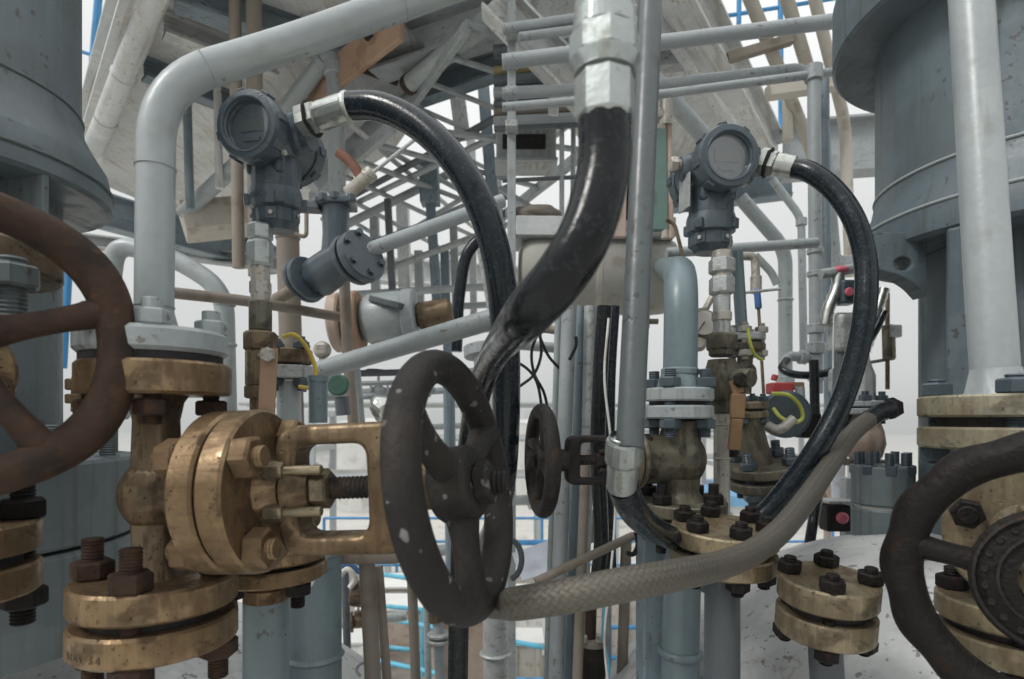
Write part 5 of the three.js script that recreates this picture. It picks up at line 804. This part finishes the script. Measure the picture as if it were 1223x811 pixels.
{ const d = 1.25, o = thing('field_instrument', 'grey field instrument box with pink plugs and foil pipe left of the hose loop', 'instrument'); part('box', box(at(1008, 398, d), 0.052, 0.082, 0.06, null, 0.012), MT.galvDull, o); part('foil_pipe', sweep(curve(pxs([[986, 388, d], [990, 368, d], [999, 345, d], [1003, 322, d]]), 16), (t) => pm(7, d) * (1 + 0.08 * Math.sin(t * 40)), 16), MT.chrome, o); part('plug', rod(at(1003, 327, d), at(1003, 319, d), 0.018, 18, 0.006), MT.pink, o); part('head', box(at(1010, 350, d), 0.034, 0.05, 0.04, null, 0.006), MT.dark, o); part('button', lat(disc(0.009, 0.008, 0.002), at(1013, 349, d - 0.022), V(0, 0, 1), 18), MT.pink, o); part('arm', rod(at(980, 328, d), at(1024, 320, d), 0.011, 14), MT.pipe, o); part('sub_box', box(at(1010, 455, d + 0.05), 0.06, 0.06, 0.05, null, 0.012), MT.galvDull, o); part('stand', rod(at(1008, 420, d), at(1004, 540, d), 0.02, 16), MT.steelDark, o); part('frame', sweep(bent(pxs([[995, 440, d - 0.04], [996, 374, d - 0.04], [1022, 374, d - 0.04]]), 0.01), 0.002, 8), MT.beam, o); }
pipe('flex_cable', 'black flexible cable looping from the grey pipe elbow behind the big hose loop', 'cable', [[940, 430, 1.4], [934, 440, 1.38], [948, 447, 1.36], [985, 446, 1.34], [1015, 432, 1.32], [1042, 400, 1.32], [1056, 372, 1.32]], 4.5, MT.rubberBlue, { smooth: true, n: 50 });
pipe('pipe_elbow', 'pale pipe stub turning right from the grey drop pipe above the red device', 'pipe', [[936, 436, 1.5], [942, 425, 1.5], [970, 428, 1.5]], 6, MT.pipe, { bend: 2, collars: [[1, 0.6, 1.4, 1.5]] });
pipe('foil_hose', 'silver foil hose hanging behind the big hose loop near the column', 'hose', [[1056, 345, 1.35], [1048, 372, 1.35], [1036, 412, 1.35], [1026, 432, 1.35]], 6, MT.chrome, { smooth: true, n: 40, rf: (t) => 1 + 0.1 * Math.sin(t * 70) });
{ const d = 1.4, o = thing('tool_bracket', 'small dark bracket with hanging cylinders between the hose loop and column leg', 'bracket'); part('bar', rod(at(1060, 350, d), at(1060, 465, d), 0.005, 10), MT.bodyBrown, o); part('cylinder', rod(at(1061, 388, d), at(1062, 430, d), 0.014, 14, 0.003), MT.bodyGrey, o); part('clamp', box(at(1066, 396, d), 0.03, 0.03, 0.03, null, 0.004), MT.galvDull, o); part('cross_bar', rod(at(1020, 436, d), at(1068, 428, d), 0.004, 10), MT.steelDark, o); }
pipe('vertical_cable', 'black cable hanging behind the crossing of hose and braided hose', 'cable', [[972, 430, 1.3], [974, 500, 1.3], [980, 560, 1.28], [970, 630, 1.2], [958, 700, 1.25], [950, 760, 1.3]], 5.5, MT.rubber, { smooth: true, n: 40 });
{ const d = 1.35, o = thing('control_station', 'small black control box with a red push button left of the pedestal nozzle', 'box'); part('case', box(at(997, 618, d), 0.055, 0.06, 0.04, null, 0.005), MT.black, o); part('button', lat(disc(0.013, 0.014, 0.004), at(1004, 618, d - 0.02), V(0, 0, 1), 20), MT.pink, o); part('shelf', box(at(1000, 598, d), 0.07, 0.006, 0.06, null, 0.001), MT.galvDull, o); part('post', bar(at(1014, 570, d + 0.05), at(1014, 700, d + 0.05), 0.03, 0.03, V(0, 0, 1)), MT.steel, o); }
single('cloth_bundle', 'orange cloth bundle hanging under the braided hose', 'cloth', (() => { const g = new THREE.SphereGeometry(0.03, 28, 20), p = g.attributes.position; for (let i = 0; i < p.count; i++) { const x = p.getX(i), y = p.getY(i), z = p.getZ(i), k = 0.75 + 0.5 * fbm(x * 9 + 0.5, y * 5 + z * 6 + 0.5, 3, 3, 1500); p.setXYZ(i, x * k * 0.8, y * k * 1.5, z * k); } g.computeVertexNormals(); return boxUV(g).translate(...at(977, 605, 1.45).toArray()); })(), MT.orange);
for (const [l, x, y0, y1, d, r, m] of [['pale blue sleeve on the pipes behind the braided hose bend', 1000, 545, 600, 1.5, 6, MT.cloth], ['white pipe stub beside the blue sleeve', 1006, 530, 600, 1.52, 3.5, MT.white], ['pinkish post right of the black cable', 988, 540, 650, 1.6, 4, MT.pinkish]]) pipe('short_post', l, 'post', [[x, y0, d], [x, y1, d]], r, m);

// ------------------------------------------------------------------ left edge of the right half: trays, conduits, cables
{ const o = thing('cable_tray', 'dark cable tray with several runs in the upper left of the right half', 'cable tray'), tr = (x0, y0, x1, y1, r, m, n = 'conduit') => part(n, rod(at(x0, y0, 1.9), at(x1, y1, 1.85), r, 12), m, o);
  tr(590, 62, 700, 52, 0.02, MT.steelDark); tr(590, 86, 760, 70, 0.016, MT.yellow.clone()); o.children[1].material.color.setRGB(0.24, 0.2, 0.08); tr(590, 98, 760, 86, 0.02, MT.steelDark); tr(590, 112, 760, 104, 0.02, MT.steel); tr(590, 126, 760, 116, 0.014, MT.steelDark); tr(590, 134, 760, 126, 0.012, MT.tan); tr(590, 146, 790, 136, 0.018, MT.steel); part('side_rail', bar(at(590, 152, 1.9), at(800, 140, 1.85), 0.014, 0.03), MT.steelDark, o); part('bracket', bar(at(661, 88, 1.8), at(661, 138, 1.8), 0.032, 0.01, V(0.3, 0, 1)), MT.beam, o); }
single('steel_beam', 'grey sloping I beam behind the foreground hose union', 'beam', ibeam(at(590, 0, 1.7), at(704, 118, 1.7), 0.035, 0.05, 0.008), MT.beam);
pipe('overhead_pipe', 'short grey pipe pair left of the galvanised union', 'pipe', [[600, 35, 1.6], [760, 12, 1.6]], 6, MT.steel); pipe('overhead_pipe', 'second short grey pipe under the pair left of the galvanised union', 'pipe', [[620, 44, 1.6], [760, 26, 1.6]], 5, MT.steel);
{ const d = 2.1, o = thing('junction_box', 'grey box with a dark open slot behind the foreground hose', 'box'); part('case', box(at(628, 176, d), 0.21, 0.16, 0.12, null, 0.006), MT.beamDark, o); part('slot', box(at(626, 170, d - 0.058), 0.15, 0.05, 0.02, null, 0.002), MT.black, o); part('lid', box(at(628, 199, d - 0.005), 0.22, 0.012, 0.13, null, 0.002), MT.pipe, o); }
for (const [l, x0, y0, x1, y1, d, r, m] of [['thin grey rod left of the hose beside the slotted box', 671, 140, 671, 268, 1.9, 3, MT.steel], ['second thin grey rod beside the foreground hose', 685, 140, 684, 250, 1.95, 3, MT.pipe], ['thin green grey horizontal rod under the slotted box', 600, 216, 700, 211, 1.9, 2.5, MT.steelDark]]) pipe('thin_rod', l, 'rod', [[x0, y0, d], [x1, y1, d]], r, m);
single('tarpaulin_bundle', 'crumpled brown bundle lying on the rim of the pale vessel', 'bundle', (() => { const g = new THREE.SphereGeometry(0.05, 36, 24), p = g.attributes.position; for (let i = 0; i < p.count; i++) { const x = p.getX(i), y = p.getY(i), z = p.getZ(i), k = 0.7 + 0.7 * fbm(x * 7 + 0.5, y * 6 + z * 5 + 0.5, 3, 4, 1600); p.setXYZ(i, x * k * 1.5, y * k * 0.62, z * k); } g.computeVertexNormals(); return boxUV(g).translate(...at(640, 258, 1.7).toArray()); })(), MT.clothBrown);
single('diagonal_brace', 'pale diagonal brace left of the brown bundle', 'beam', bar(at(596, 225, 2.3), at(650, 258, 2.3), 0.03, 0.02), MT.pipe);
for (const [l, pts, r, m] of [['pale blue conduit leftmost of the bundle behind the narrow handwheel', [[680, 366, 1.1], [674, 520, 1.1], [661, 900, 1.08]], 9, MT.steel], ['blue grey conduit second from left in the bundle', [[694, 366, 1.14], [688, 560, 1.14], [676, 900, 1.12]], 6, MT.steelBlue], ['shiny pale conduit third in the bundle', [[705, 366, 1.12], [702, 540, 1.12], [690, 900, 1.1]], 7.5, MT.galvDull], ['slim pale conduit in the bundle beside the black hose', [[667, 366, 1.2], [664, 470, 1.2], [650, 900, 1.2]], 4, MT.pipe], ['grey conduit right of the black hanging hose', [[731, 366, 1.25], [728, 500, 1.25], [722, 900, 1.25]], 6, MT.steel], ['brownish conduit at the lower middle of the bundle', [[700, 540, 1.0], [686, 900, 0.98]], 6, MT.tan]]) pipe('bundled_conduit', l, 'conduit', pts, r, m, { bend: 10 });
pipe('hanging_hose', 'black hose hanging in the conduit bundle left of the worn conduit', 'hose', [[722, 366, 1.05], [717, 450, 1.05], [714, 540, 1.05], [718, 650, 1.05], [714, 690, 1.05]], 9, MT.rubber, { smooth: true }); pipe('hanging_hose', 'second black hose tight beside the first in the bundle', 'hose', [[734, 366, 1.1], [729, 450, 1.1], [728, 560, 1.1], [730, 690, 1.1]], 6.5, MT.rubberBlue, { smooth: true });
pipe('white_cable', 'thin white cable down the side of the black hanging hose', 'cable', [[727, 380, 1.0], [722, 450, 1.0], [729, 520, 1.0], [735, 600, 1.0], [728, 700, 1.0], [722, 760, 0.98], [730, 850, 0.98]], 1.5, MT.white, { smooth: true, n: 50 });
pipe('light_blue_cable', 'thin light blue cable hanging below the braided hose', 'cable', [[723, 720, 1.0], [720, 760, 1.0], [727, 790, 1.0], [724, 850, 1.0]], 1.6, MT.cyan, { smooth: true, n: 30 });
pipe('cross_pipe', 'brown horizontal pipe meeting the conduit bundle under the pale vessel', 'pipe', [[600, 386, 1.3], [692, 398, 1.25]], 5, MT.brownPipe); pipe('cross_pipe', 'pale horizontal pipe under the brown one left of the conduit bundle', 'pipe', [[600, 410, 1.35], [692, 418, 1.3]], 6, MT.pipe);
for (const [l, pts, r] of [['black cable loop hanging above the narrow handwheel', [[642, 398, 1.15], [635, 420, 1.15], [638, 446, 1.15], [650, 470, 1.15], [657, 510, 1.15]], 1.8], ['second black cable crossing the first above the narrow handwheel', [[645, 398, 1.12], [646, 425, 1.12], [637, 448, 1.12], [620, 462, 1.12]], 1.8], ['black cable running right from the loop to the bundle', [[643, 398, 1.13], [655, 425, 1.13], [668, 440, 1.13]], 1.8], ['black cable coming in from the left to the crossing above the narrow handwheel', [[600, 430, 1.14], [620, 434, 1.14], [638, 450, 1.14], [646, 480, 1.14], [645, 510, 1.14]], 1.8], ['short black cable end at the side of the bundle', [[688, 402, 1.05], [688, 412, 1.05], [680, 430, 1.05]], 2]]) pipe('black_cable', l, 'cable', pts, r, MT.rubber, { smooth: true, n: 30, seg: 10 });
pipe('sloping_pipe', 'thin weathered pipe sloping up from the bundle to the black hose bend', 'pipe', [[640, 695, 0.9], [756, 640, 0.95]], 5.5, MT.tan); pipe('standing_pipe', 'olive brown standing pipe right of the conduit bundle', 'pipe', [[748, 645, 1.1], [740, 900, 1.1]], 6.5, MT.tan);
pipe('black_cable', 'small black cable hook behind the black hose bend', 'cable', [[757, 636, 0.95], [762, 650, 0.95], [756, 662, 0.95], [748, 660, 0.95]], 3, MT.rubber, { smooth: true, n: 20 });
single('cloth_sheet', 'pale bluish cloth sheet draped behind the lower conduits', 'cloth', (() => { const g = new THREE.PlaneGeometry(0.16, 0.07, 30, 14); const p = g.attributes.position; for (let i = 0; i < p.count; i++) p.setZ(i, 0.03 * (fbm(p.getX(i) * 3 + 0.5, p.getY(i) * 3 + 0.5, 4, 3, 1700) - 0.5)); const b = g.clone().translate(0, 0, -0.004); g.computeVertexNormals(); b.computeVertexNormals(); const m = merge(boxUV(g), boxUV(b)); return m.rotateZ(0.35).rotateX(-0.5).translate(...at(655, 664, 1.4).toArray()); })(), MT.cloth);
single('lagging_bundle', 'mottled grey brown lagging bundle behind the lower conduits', 'bundle', (() => { const g = new THREE.SphereGeometry(0.055, 40, 28), p = g.attributes.position; for (let i = 0; i < p.count; i++) { const x = p.getX(i), y = p.getY(i), z = p.getZ(i), k = 0.75 + 0.5 * fbm(x * 8 + 0.5, y * 6 + z * 5 + 0.5, 3, 4, 1800); p.setXYZ(i, x * k * 1.2, y * k * 1.1, z * k); } g.computeVertexNormals(); return boxUV(g).translate(...at(685, 628, 1.5).toArray()); })(), MT.clothBrown);
{ const d = 1.05, o = thing('bottom_valve', 'dark valve with a tan flange top at the bottom between the conduits and olive pipe', 'valve'); part('flange', lat(disc(pm(17, d), 0.012, 0.002), at(708, 770, d), UP, 28), MT.tan, o); part('body', lat([[0, 0], [0.02, 0], [0.026, 0.03], [0.022, 0.07], [0, 0.07]], at(708, 815, d), UP, 28, null, 0.9), MT.black, o); part('stem', rod(at(705, 768, d), at(706, 725, d), 0.010, 14), MT.rust, o); for (const x of [697, 716]) part('nut', hex(0.007, 0.012, at(x, 767, d - 0.02), UP), MT.fitting, o); }
pipe('handwheel_rim', 'part of a dark teal wheel rim at the left under the narrow handwheel', 'wheel', Array.from({ length: 9 }, (_, i) => { const a = -1.3 + i * 0.33; return [607 + 16 * Math.cos(a), 668 + 24 * Math.sin(a), 1.2]; }), 3.5, MT.steelDark, { smooth: true, n: 30 });

// ------------------------------------------------------------------ origins at the base of each thing, shadows
scene.updateMatrixWorld(true);
for (const o of [...scene.children]) {
  if (o.isLight || (!o.isMesh && !o.isGroup)) continue;
  const bb = new THREE.Box3().setFromObject(o); if (bb.isEmpty()) { console.log('empty', o.name); continue; }
  const base = V((bb.min.x + bb.max.x) / 2, bb.min.y, (bb.min.z + bb.max.z) / 2);
  if (o.name.startsWith('ground')) continue;
  if (o.isMesh) { o.geometry.translate(-base.x, -base.y, -base.z); for (const c of o.children) c.position.sub(base); }
  else for (const c of o.children) c.position.sub(base);
  o.position.copy(base);
}
scene.traverse((o) => { if (o.isMesh) { o.castShadow = true; o.receiveShadow = true; } });
renderer.render(scene, camera);
